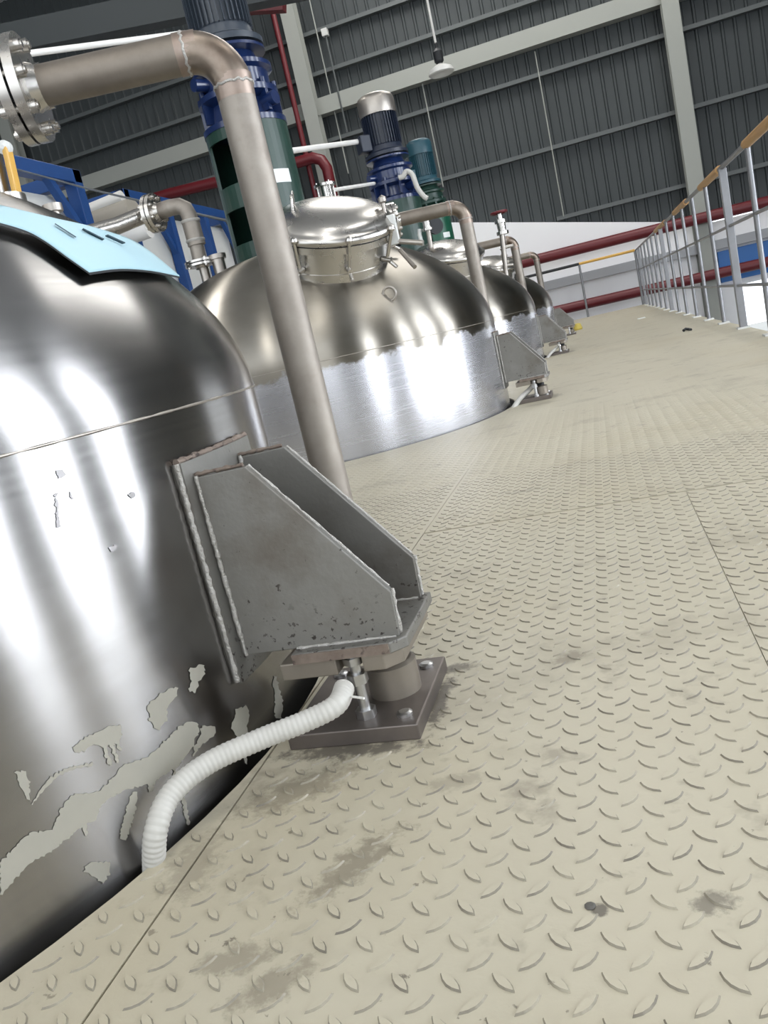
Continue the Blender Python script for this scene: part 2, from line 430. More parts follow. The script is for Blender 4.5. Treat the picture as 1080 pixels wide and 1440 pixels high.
plate_rect(-3.6, SX, -3.0, TY[0]-1.8)
GAP = 0.003
ys = [-3.0, 2.0, 5.0, 8.0, 11.0, 14.0, 17.0, YE]
for i in range(len(ys)-1):
    if i == 0:
        GAP = 0.0012; plate_rect(SX+.001, 0.133, ys[i], ys[i+1]-.001); plate_rect(0.133, XE, ys[i], ys[i+1]-.001); GAP = 0.003
    else: plate_rect(SX-(0.0015 if i > 1 else .001), XE, ys[i]+(0.006 if i == 1 else 0), ys[i+1])
# dark backing under the seams + edge channel
mb = MB(); mb.box((SX-0.05, -3, -0.05), (SX+0.05, TY[0]-1.3, -0.0085))
for y in ys[1:-1]: mb.box((SX+.01, y-0.03, -0.05), (XE, y+0.03, -0.0085))
mb.box((0.10, -3, -0.05), (0.166, YE, -0.0088))
mb.box((SX-0.006, -3, -0.05), (SX+0.03, YE, -0.009))
mb.build('floor_joist', 'edge', floor)
mb = MB(); mb.box((XE-0.06, -3, -0.22), (XE, YE, -TH-.001)); mb.box((-3.6, YE-0.06, -0.22), (XE-0.06, YE, -TH-.001))
mb.build('edge_channel', 'girt', floor)

# --- raised lugs of the checker plate
def lug_mesh(name):
    mb = MB(); n = 12; hl, hw = 0.0145, 0.0052; rings = []
    for sc_, z in ((1.0, -0.0003), (0.72, 0.0019)):
        r = []
        for k in range(n):
            a = 2*PI*k/n; x = hl*math.cos(a); t = abs(x)/hl
            y = hw*(1-t**2)*(1 if math.sin(a) >= 0 else -1) if abs(math.sin(a)) > 1e-6 else 0
            r.append((x*(sc_+0.12 if sc_ < 1 else 1), y*sc_, z))
        rings.append(r)
    mb.v = [Vector(p) for r in rings for p in r]
    mb.cur = 1
    for k in range(n):
        j = (k+1) % n; mb.face((k, j, n+j, n+k), False)
    mb.cur = 0; mb.face(range(n, 2*n))
    return mb
PIT = 0.0425
lug0 = lug_mesh('tread_lug')
lugme = lug0.mesh('tread_lug', ['floor', 'lugedge'])
cand = []
def free(x, y):
    if abs(x-SX) < 0.011 or (abs(x-0.133) < 0.005 and y < 2) or abs(y-2.0) < 0.011: return False
    for ty in TY[:2]:
        if (x-CX)**2+(y-ty)**2 < (RH+0.014)**2: return False
        if -0.50 < x < -0.29 and ty-0.12 < y < ty+0.12: return False
    return True
for i in range(-40, 30):
    for j in range(0, 190):
        for k in (0, 1):
            x = -0.090 + PIT*i + (PIT/2 if k else 0); y = 0.551 - 5*PIT + PIT*j - (PIT/2 if k else 0)
            if x > XE-0.03 or y > 4.6 or not free(x, y): continue
            q = proj((x, y, 0))
            if q is None or not (-60 < q[0] < 1140 and -60 < q[1] < 1500): continue
            cand.append((q[2], x, y, (PI/4 if k == 0 else -PI/4)))
cand.sort()
for d, x, y, a in cand[:300]:
    o = bpy.data.objects.new('tread_lug', lugme); col.objects.link(o); o.parent = floor
    o.location = (x, y, 0); o.rotation_euler = (0, 0, a+random.uniform(-.06, .06))
mb = MB()
for d, x, y, a in cand[300:]:
    b = len(mb.v); ca, sa = math.cos(a), math.sin(a)
    hz = max(0.08, min(1.0, 1-(y-1.5)/3.2))
    mb.v += [Vector((x+v.x*ca-v.y*sa, y+v.x*sa+v.y*ca, v.z*hz)) for v in lug0.v]
    for f, mi in zip(lug0.f, lug0.mi):
        mb.cur = mi if y < 2.6 else 0; mb.face([b+q for q in f])
o = mb.build('tread_pattern', ['floor', 'lugedge'], floor, fix=False); o['kind'] = 'stuff'

# --- hall shell
mb = MB(); mb.box((XL, YB, ZH-0.1), (XR+30, YW+30, ZH))
struct(mb.build('floor_hall', 'concrete'), 'grey concrete ground floor of the hall below the platform', 'floor')

# end wall: ribbed dark cladding
mb = MB(); x = XL; prof = []
while x < XR:
    prof += [(x, YW), (x+0.17, YW), (x+0.19, YW-0.035), (x+0.23, YW-0.035), (x+0.25, YW)]; x += 0.25
b = len(mb.v)
for (px, py) in prof: mb.v += [Vector((px, py, 1.45)), Vector((px, py, 11.0))]
for k in range(len(prof)-1): mb.face((b+2*k, b+2*k+2, b+2*k+3, b+2*k+1))
mb.box((XL, YW+0.02, 1.5), (XR, YW+0.06, 11.0))
wall_end = struct(mb.build('wall_end', 'sheet', fix=False), 'dark grey ribbed metal cladding of the end wall', 'wall')
# white masonry lower wall with a sloping top and the doorway
yw = YW-0.28
tl = onY(560, 313, yw); tr = onY(1004, 312, yw)
dX0 = onY(1045, 430, yw).x; dX1 = XR-0.35; dz = onY(1060, 396, yw).z
mb = MB()
mb.prism([(XL, yw, ZH), (dX0, yw, ZH), (dX0, yw, tr.z), (tr.x, yw, tr.z), (tl.x, yw, tl.z), (XL, yw, tl.z)], (0, 0.24, 0))
dXm, dzm = dX0+0.95, 1.35
mb.prism([(dX0, yw, dz), (dXm, yw, dz), (dXm, yw, dzm), (dX1, yw, dzm), (dX1, yw, tr.z), (dX0, yw, tr.z)], (0, 0.24, 0))
mb.prism([(dX1, yw, ZH), (XR, yw, ZH), (XR, yw, tr.z), (dX1, yw, tr.z)], (0, 0.24, 0))
struct(mb.build('wall_lower_end', 'plaster'), 'white plastered lower wall below the dark cladding', 'wall')
# grey ledge along the white wall and blue panel above the doorway
a, b2_ = onY(880, 369, yw), onY(880, 382, yw)
mb = MB(); mb.box((-9, yw-0.22, b2_.z), (dX0+0.95, yw, a.z))
struct(mb.build('trim_1', 'ledge', bevel=0.01), 'grey concrete ledge running along the white wall', 'ledge')
p0, p1 = onY(1008, 352, yw-0.06), onY(1080, 384, yw-0.06)
mb = MB(); mb.box((p0.x, yw-0.06, onY(1045, 391, yw).z), (dX0+0.95, yw, p0.z-0.04))
tag(mb.build('wall_sign', 'signblue', bevel=0.01), 'plain blue panel on the wall above the bright doorway', 'panel')

# steel columns
def column(x, wdt=0.33):
    mb = MB(); mb.box((x-wdt/2, YW-0.62, ZH), (x+wdt/2, YW-0.60, 11)); mb.box((x-wdt/2, YW-0.31, ZH), (x+wdt/2, YW-0.29, 11))
    mb.box((x-0.008, YW-0.60, ZH), (x+0.008, YW-0.31, 11))
    return mb.build('steel_column', 'column')
ca = onY(966, 170, YW-0.6).x; cb = onY(424, 105, YW-0.6).x
struct(column(ca), 'pale steel column standing by the blue panel', 'column')
struct(column(cb), 'pale steel column seen over the manhole lid beside red pipes', 'column')
struct(column(2*cb-ca), 'pale steel column on the end wall beyond the blue frames', 'column')

# girts (cross rails) of the end wall
def girt(name, px, py, h, d, m, label, x0=XL, x1=XR, y=YW-0.04):
    z = onY(px, py, y-d).z
    mb = MB(); mb.box((x0, y-d, z-h/2), (x1, y, z+h/2))
    return struct(mb.build(name, m), label, 'beam')
girt('main_beam', 625, 92, 0.36, 0.30, 'column', 'wide pale beam crossing the dark cladding behind the pendant lamp')
girt('wall_girt', 744, 109, 0.085, 0.16, 'girt', 'grey girt directly below the wide pale beam')
girt('wall_girt', 785, 205, 0.085, 0.16, 'girt', 'grey girt midway between pale beam and white wall')
girt('wall_girt', 877, 283, 0.085, 0.16, 'girt', 'lowest grey girt just above the white wall', x0=onY(783, 308, YW-0.2).x)
girt('wall_girt', 546, 69, 0.085, 0.16, 'girt', 'grey girt directly above the wide pale beam')
girt('wall_girt', 546, 69-62, 0.085, 0.16, 'girt', 'upper grey girt beneath the dark roof')
# thin sag rods between the girts
for (x1_, y1_, x2_, y2_, lab) in ((752, 72, 797, 303, 'thin vertical sag rod midway along the end wall cladding'),
                             (590, 100, 626, 262, 'thin vertical sag rod behind the agitator with teal motor'),
                             (437, 10, 489, 244, 'long thin wall conduit beside the left steel column')):
    q1, q2 = onY(x1_, y1_, YW-0.22), onY(x2_, y2_, YW-0.22)
    mb = MB(); mb.cyl((q1.x, YW-0.2, q1.z+(1.2 if y1_ < 20 else 0)), (q1.x, YW-0.2, q2.z), 0.015, 8)
    tag(mb.build('sag_rod', 'column'), lab, 'rod')
q1, q2 = onY(457, 46, YW-0.35), onY(487, 186, YW-0.35)
t = thing('hanging_conduit', 'thin conduit with a small box at its top beside the long wall conduit', 'conduit', (q1.x, YW-0.35, q2.z))
mb = MB(); mb.cyl((q1.x, YW-0.35, q1.z), (q1.x, YW-0.35, q2.z), 0.02, 8); mb.build('tube', 'girt', t)
mb = MB(); mb.box((q1.x-0.07, YW-0.42, q1.z-0.08), (q1.x+0.07, YW-0.28, q1.z+0.08)); mb.build('box', 'lampwhite', t, bevel=0.01)

# red fire pipes on the end wall
def redpipe(pa, pb, y, r, label, ext=0.0, xe=None):
    a, b = onY(*pa, y), onY(*pb, y); z = (a.z+b.z)/2
    mb = MB(); mb.cyl((a.x-ext, y, z), (xe or XR-0.1, y, z), r, 16)
    return tag(mb.build('red_pipe', 'red'), label, 'pipe')
redpipe((705, 376), (1000, 305), yw-0.48, 0.115, 'upper dark red fire pipe along the white wall', 0.4)
redpipe((791, 434), (1000, 388), yw-0.48, 0.11, 'lower dark red fire pipe just above the platform end', 0.4, 4.2)

# roof, left wall, right wall with tall windows
mb = MB()
mb.box((XL, YB, 10.8), (XR, YW+0.3, 10.9))
ceil = struct(mb.build('ceiling', 'roof'), 'dark metal roof of the hall', 'ceiling')
for x, wd, y0, y1 in ((5.6, .6, 1.0, 6.5), (-2.6, 1.4, 14.0, 19.2), (2.4, .8, 11.0, 19.2), (-8.5, .6, 3.0, 10.0), (-3.4, .5, -10.0, -4.0), (1.6, .5, -10.0, -4.0), (1.6, .5, -2.5, 1.0), (-9.5, .5, -8.0, -2.0)):  # unseen glowing roof strips shaped for dome highlights, rear ones added for floor light
    mb = MB(); mb.box((x-wd, y0, 10.74), (x+wd, y1, 10.79)); mb.build('added_skylight', 'added_skylight', ceil)
mb = MB(); mb.box((XL-0.2, YB, ZH), (XL, YW+0.3, 10.9)); struct(mb.build('wall_left', 'sheet'), 'dark cladding on the far left side of the hall', 'wall')
win = [(-4.2, -2.6), (1.2, 2.3), (3.5, 5.2), (6.6, 8.0)]
WZ0, WZ1 = -1.0, 5.6
mb = MB(); y0 = YB
for a, b in win+[(YW+0.3, None)]:
    mb.box((XR, y0, ZH), (XR+0.2, a, 10.9)); y0 = b
for a, b in win:
    mb.box((XR, a, ZH), (XR+0.2, b, WZ0)); mb.box((XR, a, WZ1), (XR+0.2, b, 10.9))
wr = struct(mb.build('wall_right', 'sheet'), 'dark cladding with tall daylight windows beside the aisle', 'wall')
for i, (a, b) in enumerate(win):
    r = bpy.data.objects.new('window_%d' % (i+1), None); col.objects.link(r); r.location = (XR, (a+b)/2, WZ0)
    struct(r, 'tall daylit window in the dark side wall', 'window'); r['group'] = 'side wall windows'
    mb = MB(); mb.box((XR+0.08, a, WZ0), (XR+0.10, b, WZ1)); mb.build('pane', 'windowpane', r)
    mb = MB()
    for z in (WZ0, (WZ0+WZ1)/2, WZ1): mb.box((XR+0.02, a, z-0.04), (XR+0.08, b, z+0.04))
    for y in (a, b): mb.box((XR+0.02, y-0.04, WZ0), (XR+0.08, y+0.04, WZ1))
    mb.build('window_frame', 'girt', r)

# dark roof rafter and red purlin at the top left
a, b = onY(-60, 72, 13.0), onY(300, -1, 13.0)
mb = MB(); mb.bar(a, b+(b-a)*2, 0.3, 0.42)
struct(mb.build('roof_rafter', 'sheet'), 'dark grey sloping roof rafter above the flanged pipe', 'beam')
a, b = onY(300, 6, 15), onY(400, 0, 15)
mb = MB(); mb.bar(a+(a-b)*.3, b, 0.2, 0.35)
tag(mb.build('red_beam', 'red'), 'short dark red beam by the top of the pale column', 'beam')

# pendant lamp
la = onY(620, 98, 16.0)
t = thing('pendant_lamp', 'pale dish shaped pendant lamp hanging on a thin rod', 'lamp', la)
top = Vector((la.x, la.y, 10.8))
mb = MB(); mb.lathe([(0.04, 0.10), (0.20, 0.02), (0.235, -0.06), (0.215, -0.075), (0.0, -0.05)], la, n=28, caps=False); mb.build('lamp_shade', 'lampwhite', t)
mb = MB(); mb.lathe([(0.05, 0.10), (0.085, 0.14), (0.085, 0.30), (0.03, 0.36), (0.02, 0.46)], la, n=16); mb.build('lamp_holder', 'black', t)
mb = MB(); mb.cyl(la+Vector((0, 0, 0.44)), top, 0.022, 8); mb.build('rod', 'whitepipe', t)

# ================================================================== TANKS
def dome_z(r, H=0.64):
    q = min(1.0, r/RT); return 0.48 + H*(max(0.0, 1-q*q))**0.55
H1 = 0.57                     # the near tank has a flatter dome
def tank_shell_mesh(H=0.64):
    prof = [(RT, -1.3), (RT, -0.6), (RT, 0.0), (RT, 0.25), (RT, 0.48)]
    for k in range(1, 25):
        a = PI/2*k/24; r = RT*math.cos(a); prof.append((max(r, 0.001), dome_z(r, H)))
    mb = MB(); mb.lathe(prof, n=128, caps=False, sharp=False)
    return mb
def flange_pair(t, c, ax, R, rp, bolts=8, name='flange', thick=0.022, gap=0.006):
    """two bolted flanges with a gasket; each flange a part with bolt sub-parts"""
    c, ax = Vector(c), Vector(ax).normalized(); q = Vector((0,0,1)).rotation_difference(ax)
    for s in (-1, 1):
        mb = MB(); mb.lathe([(rp, s*(gap/2+thick*2.0)), (rp*1.22, s*(gap/2+thick)), (R, s*(gap/2+thick)), (R, s*gap/2), (rp*0.8, s*gap/2)], c, ax, 28, caps=False)
        f = mb.build(name, 'polished', t)
    mb = MB(); mb.lathe([(R*0.78, -gap/2), (R*0.78, gap/2)], c, ax, 24, caps=False); mb.build('gasket', 'black', t)
    for k in range(bolts):
        a = 2*PI*(k+0.5)/bolts; p = c + q @ Vector((math.cos(a)*R*0.80, math.sin(a)*R*0.80, 0))
        mb = MB(); h = thick*0.85; br = R*0.13
        mb.tube([p-ax*(gap/2+thick+h), p+ax*(gap/2+thick+h)], br*0.55, 8)
        mb.tube([p-ax*(gap/2+thick+h*.75), p-ax*(gap/2+thick)], br, 6); mb.tube([p+ax*(gap/2+thick), p+ax*(gap/2+thick+h*.75)], br, 6)
        mb.build('flange_bolt', 'polished', f)

def weld_path(t, pts, r, m='weld', n=6):
    """bead of weld: small wavy tube"""
    out = []; pts = [Vector(p) for p in pts]
    for a, b in zip(pts[:-1], pts[1:]):
        k = max(2, int((b-a).length/0.006))
        for i in range(k): out.append(a+(b-a)*i/k + Vector((random.uniform(-1,1), random.uniform(-1,1), random.uniform(-1,1)))*r*0.18)
    out.append(pts[-1])
    rr = [r*random.uniform(0.65, 1.35) for _ in out]
    mb = MB(); mb.tube(out, rr, n); return mb.build('weld_bead', m, t)

def cyl_patch(ty, th0, th1, z0, z1, r0, r1, n=12):
    mb = MB(); A = []
    for k in range(n+1):
        a = th0+(th1-th0)*k/n; c, s = math.cos(a), math.sin(a)
        A.append([(CX+c*r0, ty+s*r0, z0), (CX+c*r1, ty+s*r1, z0), (CX+c*r1, ty+s*r1, z1), (CX+c*r0, ty+s*r0, z1)])
    mb.rings(A, True, False); return mb

TLAB = ['large domed stainless tank with a pale blue board on its dome',
        'domed stainless tank with a round clamped manhole lid beneath the slate motor',
        'domed stainless tank beneath the navy motor, behind the manhole tank',
        'farthest domed stainless tank beneath the teal motor by the white wall']
tanks = []
shellme = None
for i, ty in enumerate(TY):
    t = thing('mixing_tank', TLAB[i], 'tank', (CX, ty, 0), 'row of mixing tanks'); tanks.append(t)
    if i < 2:
        sh = tank_shell_mesh(H1 if i == 0 else 0.64).build('shell', 'tank1' if i == 0 else 'tank', t, origin=None, fix=True)
        sh.matrix_parent_inverse = Matrix.Identity(4)
        shellme = sh.data
    else:
        sh = bpy.data.objects.new('shell', shellme); col.objects.link(sh); sh.parent = t
    # weld seam between shell and dome
    mb = MB(); ring = [(CX+math.cos(2*PI*k/96)*(RT-.001), ty+math.sin(2*PI*k/96)*(RT-.001), 0.475) for k in range(97)]
    mb.tube(ring, 0.0022, 6, caps=False); mb.build('weld_seam', 'steel', t)

# --- support bracket of the first tank, copied to the others
def bracket(t, ty):
    dy = ty-1.03
    root = bpy.data.objects.new('support_bracket', None); col.objects.link(root)
    root.parent = t; root.location = (RT, 0, 0)
    XP = CX+RT+0.012
    ta, tb = -0.086, 0.128
    cyl_patch(ty, ta, tb, 0.100, 0.408, RT-0.004, RT+0.012).build('backing_pad', 'bracket', root)
    for yy in (0.958, 1.100):
        y = yy+dy
        poly = [(XP-0.012, y, 0.384), (-0.458, y, 0.386), (-0.306, y, 0.192), (-0.308, y, 0.131), (XP-0.012, y, 0.131)]
        mb = MB(); mb.prism(poly, (0, 0.013, 0)); mb.build('gusset', 'bracket', root, bevel=0.0015)
        weld_path(root, [(XP+0.002, y-0.001, 0.386), (XP+0.003, y-0.001, 0.131)], 0.0032)
        weld_path(root, [(-0.305, y+0.0065, 0.194), (-0.307, y+0.0065, 0.134)], 0.0028)
        weld_path(root, [(-0.458, y+0.011, 0.386), (-0.310, y+0.011, 0.197)], 0.0018)
        weld_path(root, [(XP-0.004, y+0.006, 0.3875), (-0.463, y+0.006, 0.3885)], 0.0030, 'rust')
        weld_path(root, [(-0.452, y-0.001, 0.132), (-0.312, y-0.001, 0.132)], 0.0024, 'weld')
    mb = MB(); mb.prism([(-0.455, 0.938+dy, 0.116), (-0.318, 0.938+dy, 0.116), (-0.298, 0.956+dy, 0.116), (-0.298, 1.122+dy, 0.116), (-0.455, 1.122+dy, 0.116)], (0, 0, 0.0155))
    mb.build('bottom_plate', 'bracket', root, bevel=0.002)
    mb = MB(); mb.box((-0.454, 0.936+dy, 0.1175), (-0.319, 0.9385+dy, 0.1305)); mb.build('burnt_edge', 'rust', root)
    # bead round the pad
    def pp(a, z): return (CX+math.cos(a)*(RT+0.006), ty+math.sin(a)*(RT+0.006), z)
    weld_path(root, [pp(ta, 0.102), pp(ta, 0.245), pp(ta, 0.408)], 0.0038)
    weld_path(root, [pp(ta+(tb-ta)*k/8, 0.410) for k in range(9)], 0.0042, 'rust')
    return root
b0 = bracket(tanks[0], TY[0])
for i in (1, 2, 3): bracket(tanks[i], TY[i])

# --- load cell mounts under the brackets
MLAB = ['steel load cell mount with big base plate under the bracket of the blue board tank',
        'small load cell mount under the bracket of the manhole tank',
        'small load cell mount under the bracket of the navy motor tank',
        'small load cell mount under the bracket of the farthest tank']
def mount(dy, label):
    t = thing('load_cell_mount', label, 'load cell', (-0.39, 1.03+dy, 0), 'load cell mounts')
    mb = MB(); mb.box((-0.486, 0.926+dy, -0.0004), (-0.302, 1.136+dy, 0.022)); mb.build('base_plate', 'cell', t, bevel=0.002)
    # upper plate with a slot at its front edge
    X0, X1, Y0, Y1 = -0.478, -0.310, 0.944+dy, 1.124+dy
    poly = [(X0, Y0, .093), (-0.398, Y0, .093), (-0.398, Y0+0.03, .093), (-0.362, Y0+0.03, .093), (-0.362, Y0, .093), (X1-0.022, Y0, .093), (X1, Y0+0.02, .093), (X1, Y1, .093), (X0, Y1, .093)]
    mb = MB(); mb.prism(poly, (0, 0, 0.0232)); mb.build('upper_plate', 'tanplate', t, bevel=0.0015)
    c = Vector((-0.356, 1.036+dy, 0))
    mb = MB(); mb.lathe([(0.030, 0.021), (0.037, 0.022), (0.037, 0.066), (0.032, 0.070), (0.020, 0.072)], c, n=36); mb.build('load_cell', 'tanplate', t)
    mb = MB(); mb.lathe([(0.022, 0.072), (0.022, 0.094)], c, n=24); mb.build('loading_pin', 'black', t)
    bx = Vector((-0.380, 0.962+dy, 0))
    mb = MB(); mb.cyl(bx+Vector((0, 0, 0.02)), bx+Vector((0, 0, 0.112)), 0.0075, 12); bo = mb.build('jacking_bolt', 'zinc', t)
    for z0, z1 in ((0.022, 0.034), (0.072, 0.086), (0.100, 0.110)):
        mb = MB(); mb.tube([bx+Vector((0, 0, z0)), bx+Vector((0, 0, z1))], 0.0145, 6); mb.build('nut', 'zinc', bo, bevel=0.001)
    for (x, y) in ((-0.325, 1.105), (-0.325, 0.955), (-0.462, 1.105)):
        mb = MB(); mb.lathe([(0.011, 0.021), (0.011, 0.026), (0.007, 0.028)], (x, y+dy, 0), n=12); mb.build('bolt_head', 'zinc', t)
    return t
for i in range(4): mount(TY[i]-1.03, MLAB[i])

# --- flexible conduits from the load cells into the platform
def hose(pts, r, label, ribs=True, name='flexible_hose'):
    P = [Vector(p) for p in pts]; out = []
    for i in range(len(P)-1):       # Catmull-Rom
        p0 = P[max(i-1, 0)]; p1 = P[i]; p2 = P[i+1]; p3 = P[min(i+2, len(P)-1)]
        for k in range(14):
            u = k/14; out.append(0.5*((2*p1)+(p2-p0)*u+(2*p0-5*p1+4*p2-p3)*u*u+(-p0+3*p1-3*p2+p3)*u**3))
    out.append(P[-1])
    if ribs:                        # resample so that every rib gets its own rings
        L = [0]
        for a, b in zip(out[:-1], out[1:]): L.append(L[-1]+(b-a).length)
        step = r*0.115; n = int(L[-1]/step); res = []; j = 0
        for k in range(n+1):
            s_ = L[-1]*k/n
            while j < len(L)-2 and L[j+1] < s_: j += 1
            f = (s_-L[j])/max(1e-9, L[j+1]-L[j]); res.append(out[j].lerp(out[j+1], f))
        rr = [r*(1.0 if k % 4 in (0, 1) else 0.94) for k in range(len(res))]
        mb = MB(); mb.tube(res, rr, 16)
    else:
        mb = MB(); mb.tube(out, r, 10)
    return tag(mb.build(name, 'hose', fix=False), label, 'hose', 'white flexible hoses' if ribs else None)
hp = [((484, 968), .090), ((472, 992), .086), ((430, 1014), .080), ((360, 1042), .074), ((290, 1075), .070), ((240, 1118), .058), ((219, 1170), .034), ((217, 1226), -0.015)]
HP = [onZ(*p, z) for p, z in hp]
hose(HP, 0.0135, 'ribbed white flexible hose curving from the large load cell mount into the floor')
hose([p+Vector((0.0, 3.66, 0)) for p in [HP[0], Vector((-.42, .93, .06)), Vector((-.47, .87, .03)), Vector((-.51, .80, -.01))]], 0.014, 'short white hose from the load cell mount of the manhole tank')
hose([p+Vector((0.0, 7.2, 0)) for p in [HP[0], Vector((-.42, .93, .06)), Vector((-.47, .87, .03)), Vector((-.51, .80, -.01))]], 0.014, 'short white hose from the load cell mount of the navy motor tank')
# cable tie on the near hose
mb = MB(); c = HP[0]; q = onZ(512, 982, .09)
mb.tube([c+Vector((0.002, -0.012, -.004)), q], 0.0016, 6)
tag(mb.build('cable_tie', 'whitepipe'), 'white cable tie end at the hose beside the bolt', 'cable tie')

# --- paint splashes on the first tank (shapes traced on the shell)
SP = {
 'a': [(0,905),(40,865),(110,800),(190,790),(215,715),(262,662),(350,650),(410,600),(440,560),(540,520),(600,460),(660,405),(710,395),(720,430),(690,500),(640,560),(560,610),(550,650),(540,655),(530,625),(470,640),(400,670),(360,700),(350,750),(310,770),(318,812),(306,812),(298,775),(250,815),(180,870),(110,905),(60,960),(0,1030)],
 'b': [(262,490),(300,458),(380,420),(432,408),(440,440),(428,470),(441,500),(432,505),(415,478),(410,475),(431,545),(421,550),(397,482),(385,482),(404,555),(392,558),(365,485),(340,475),(310,500),(270,515)],
 'c': [(50,580),(90,575),(108,610),(105,650),(108,690),(85,660),(65,610)],
 'd': [(110,695),(140,650),(180,600),(240,563),(335,545),(335,555),(245,577),(187,612),(147,660),(116,700)],
 'e': [(685,205),(735,190),(738,225),(715,260),(708,295),(680,285),(690,250),(682,225)],
 'f': [(850,355),(890,340),(903,375),(890,415),(893,450),(850,450),(835,415),(845,380)],
 'g': [(530,340),(590,290),(640,270),(640,300),(605,340),(600,400),(570,430),(540,400)],
 'h': [(725,412),(775,415),(775,450),(730,480),(690,530),(702,490),(722,450)],
 'i': [(480,650),(495,650),(490,720),(455,830),(430,820),(445,750),(460,690)],
 'j': [(295,940),(330,905),(395,905),(395,950),(370,985),(345,960)],
 'k': [(655,670),(668,680),(684,772),(676,772),(660,710)],
 'l': [(622,560),(634,560),(640,645),(632,645)],
 'm': [(985,230),(1000,235),(1022,330),(1018,385),(996,390),(990,330)],
 'n': [(875,500),(888,505),(895,552),(886,552)],
}
def splash(poly, name='paint_splash', m='splash', crop=True):
    px = [(x*0.3889, 860+y*0.3889) for x, y in poly] if crop else poly
    # smooth the outline once
    out = []
    for i in range(len(px)):
        a, b = px[i], px[(i+1) % len(px)]
        L_ = math.hypot(b[0]-a[0], b[1]-a[1]); k = max(2, int(L_/3)); j_ = 0.3 if L_ < 6 else 1.9
        for q_ in range(k):
            f = (q_+0.4)/k; out.append((a[0]+(b[0]-a[0])*f+random.uniform(-j_, j_), a[1]+(b[1]-a[1])*f+random.uniform(-j_, j_)))
    P2 = []
    for x, y in out:
        p = onCyl(x, y, CX, TY[0], RT); P2.append(Vector((math.atan2(p.y-TY[0], p.x-CX)*RT, p.z)))
    n = len(P2); pts = list(P2)
    x0, x1 = min(p.x for p in P2), max(p.x for p in P2); y0, y1 = min(p.y for p in P2), max(p.y for p in P2)
    g = 0.012; X = x0+g/2
    while X < x1:
        Y = y0+g/2
        while Y < y1: pts.append(Vector((X, Y))); Y += g
        X += g
    vo, eo, fo, *_ = delaunay_2d_cdt(pts, [], [list(range(n))], 1, 1e-6)
    bm = bmesh.new(); r_ = RT+0.0007
    vs = [bm.verts.new((CX+r_*math.cos(v.x/RT), TY[0]+r_*math.sin(v.x/RT), v.y)) for v in vo]
    for f in fo:
        try: bm.faces.new([vs[k] for k in f])
        except ValueError: pass
    bmesh.ops.recalc_face_normals(bm, faces=bm.faces)
    if bm.faces and sum(f.normal.x for f in bm.faces) < 0: bmesh.ops.reverse_faces(bm, faces=bm.faces)
    me = bpy.data.meshes.new(name); bm.to_mesh(me); bm.free(); me.materials.append(M[m])
    for p in me.polygons: p.use_smooth = True
    o = bpy.data.objects.new(name, me); col.objects.link(o); o.parent = tanks[0]
    o.matrix_parent_inverse = Matrix.Translation(-tanks[0].location)
    return o
for k in SP: splash(SP[k])
M['scuff'] = mat('grey_scuff', (0.30, 0.29, 0.29), 0.45, 0.8)
for px_ in ([(78, 662), (88, 660), (92, 668), (84, 673)], [(76, 695), (80, 693), (80, 708), (83, 726), (85, 741), (81, 742), (78, 725)], [(180, 694), (188, 692), (190, 697), (184, 703)],
            [(95, 690), (104, 700), (101, 703)], [(150, 770), (163, 766), (166, 770), (155, 776)]):
    splash(px_, 'scuff_mark', 'scuff', False)

# --- manhole of the second tank
def manhole(t, ty, off, tilt, full=True):
    """neck normal-ish to the dome, lid with handle, swing bolts and hinge"""
    p = Vector((CX+off[0], ty+off[1], 0)); r = math.hypot(*off); p.z = dome_z(r)
    dirv = Vector((off[0], off[1], 0)).normalized()
    ax = (Vector((0,0,1))*math.cos(tilt)+dirv*math.sin(tilt)).normalized()
    q = Vector((0,0,1)).rotation_difference(ax)
    S = 1.17
    def W(x, y, z): return p + q @ Vector((x*S, y*S, z*S))
    LA = lambda pr: [(a_*S, b_*S) for a_, b_ in pr]
    mb = MB(); mb.lathe(LA([(0.235, -0.13), (0.235, 0.09)]), p, ax, 48, caps=False); mb.lathe(LA([(0.240, -0.02), (0.240, -0.008)]), p, ax, 48)
    mb.lathe(LA([(0.235, 0.082), (0.268, 0.082), (0.268, 0.108), (0.22, 0.108)]), p, ax, 48, caps=False)
    mb.build('manhole_neck', 'polished', t)
    LA = lambda pr: [(a_*S, b_*S) for a_, b_ in pr]
    prof = [(0.272, 0.114), (0.278, 0.120), (0.278, 0.140), (0.262, 0.147)] + [(0.255*math.cos(a), 0.147+0.075*math.sin(a)) for a in [PI/2*k/10 for k in range(1, 11)]]
    mb = MB(); mb.lathe(LA([(x+1e-4, z) for x, z in prof]), p, ax, 56, caps=True, sharp=False); lid = mb.build('manhole_lid', 'polished', t)
    mb = MB(); mb.lathe(LA([(0.266, 0.107), (0.266, 0.116)]), p, ax, 40, caps=False); mb.build('gasket', 'black', t)
    if not full: return W
    return W
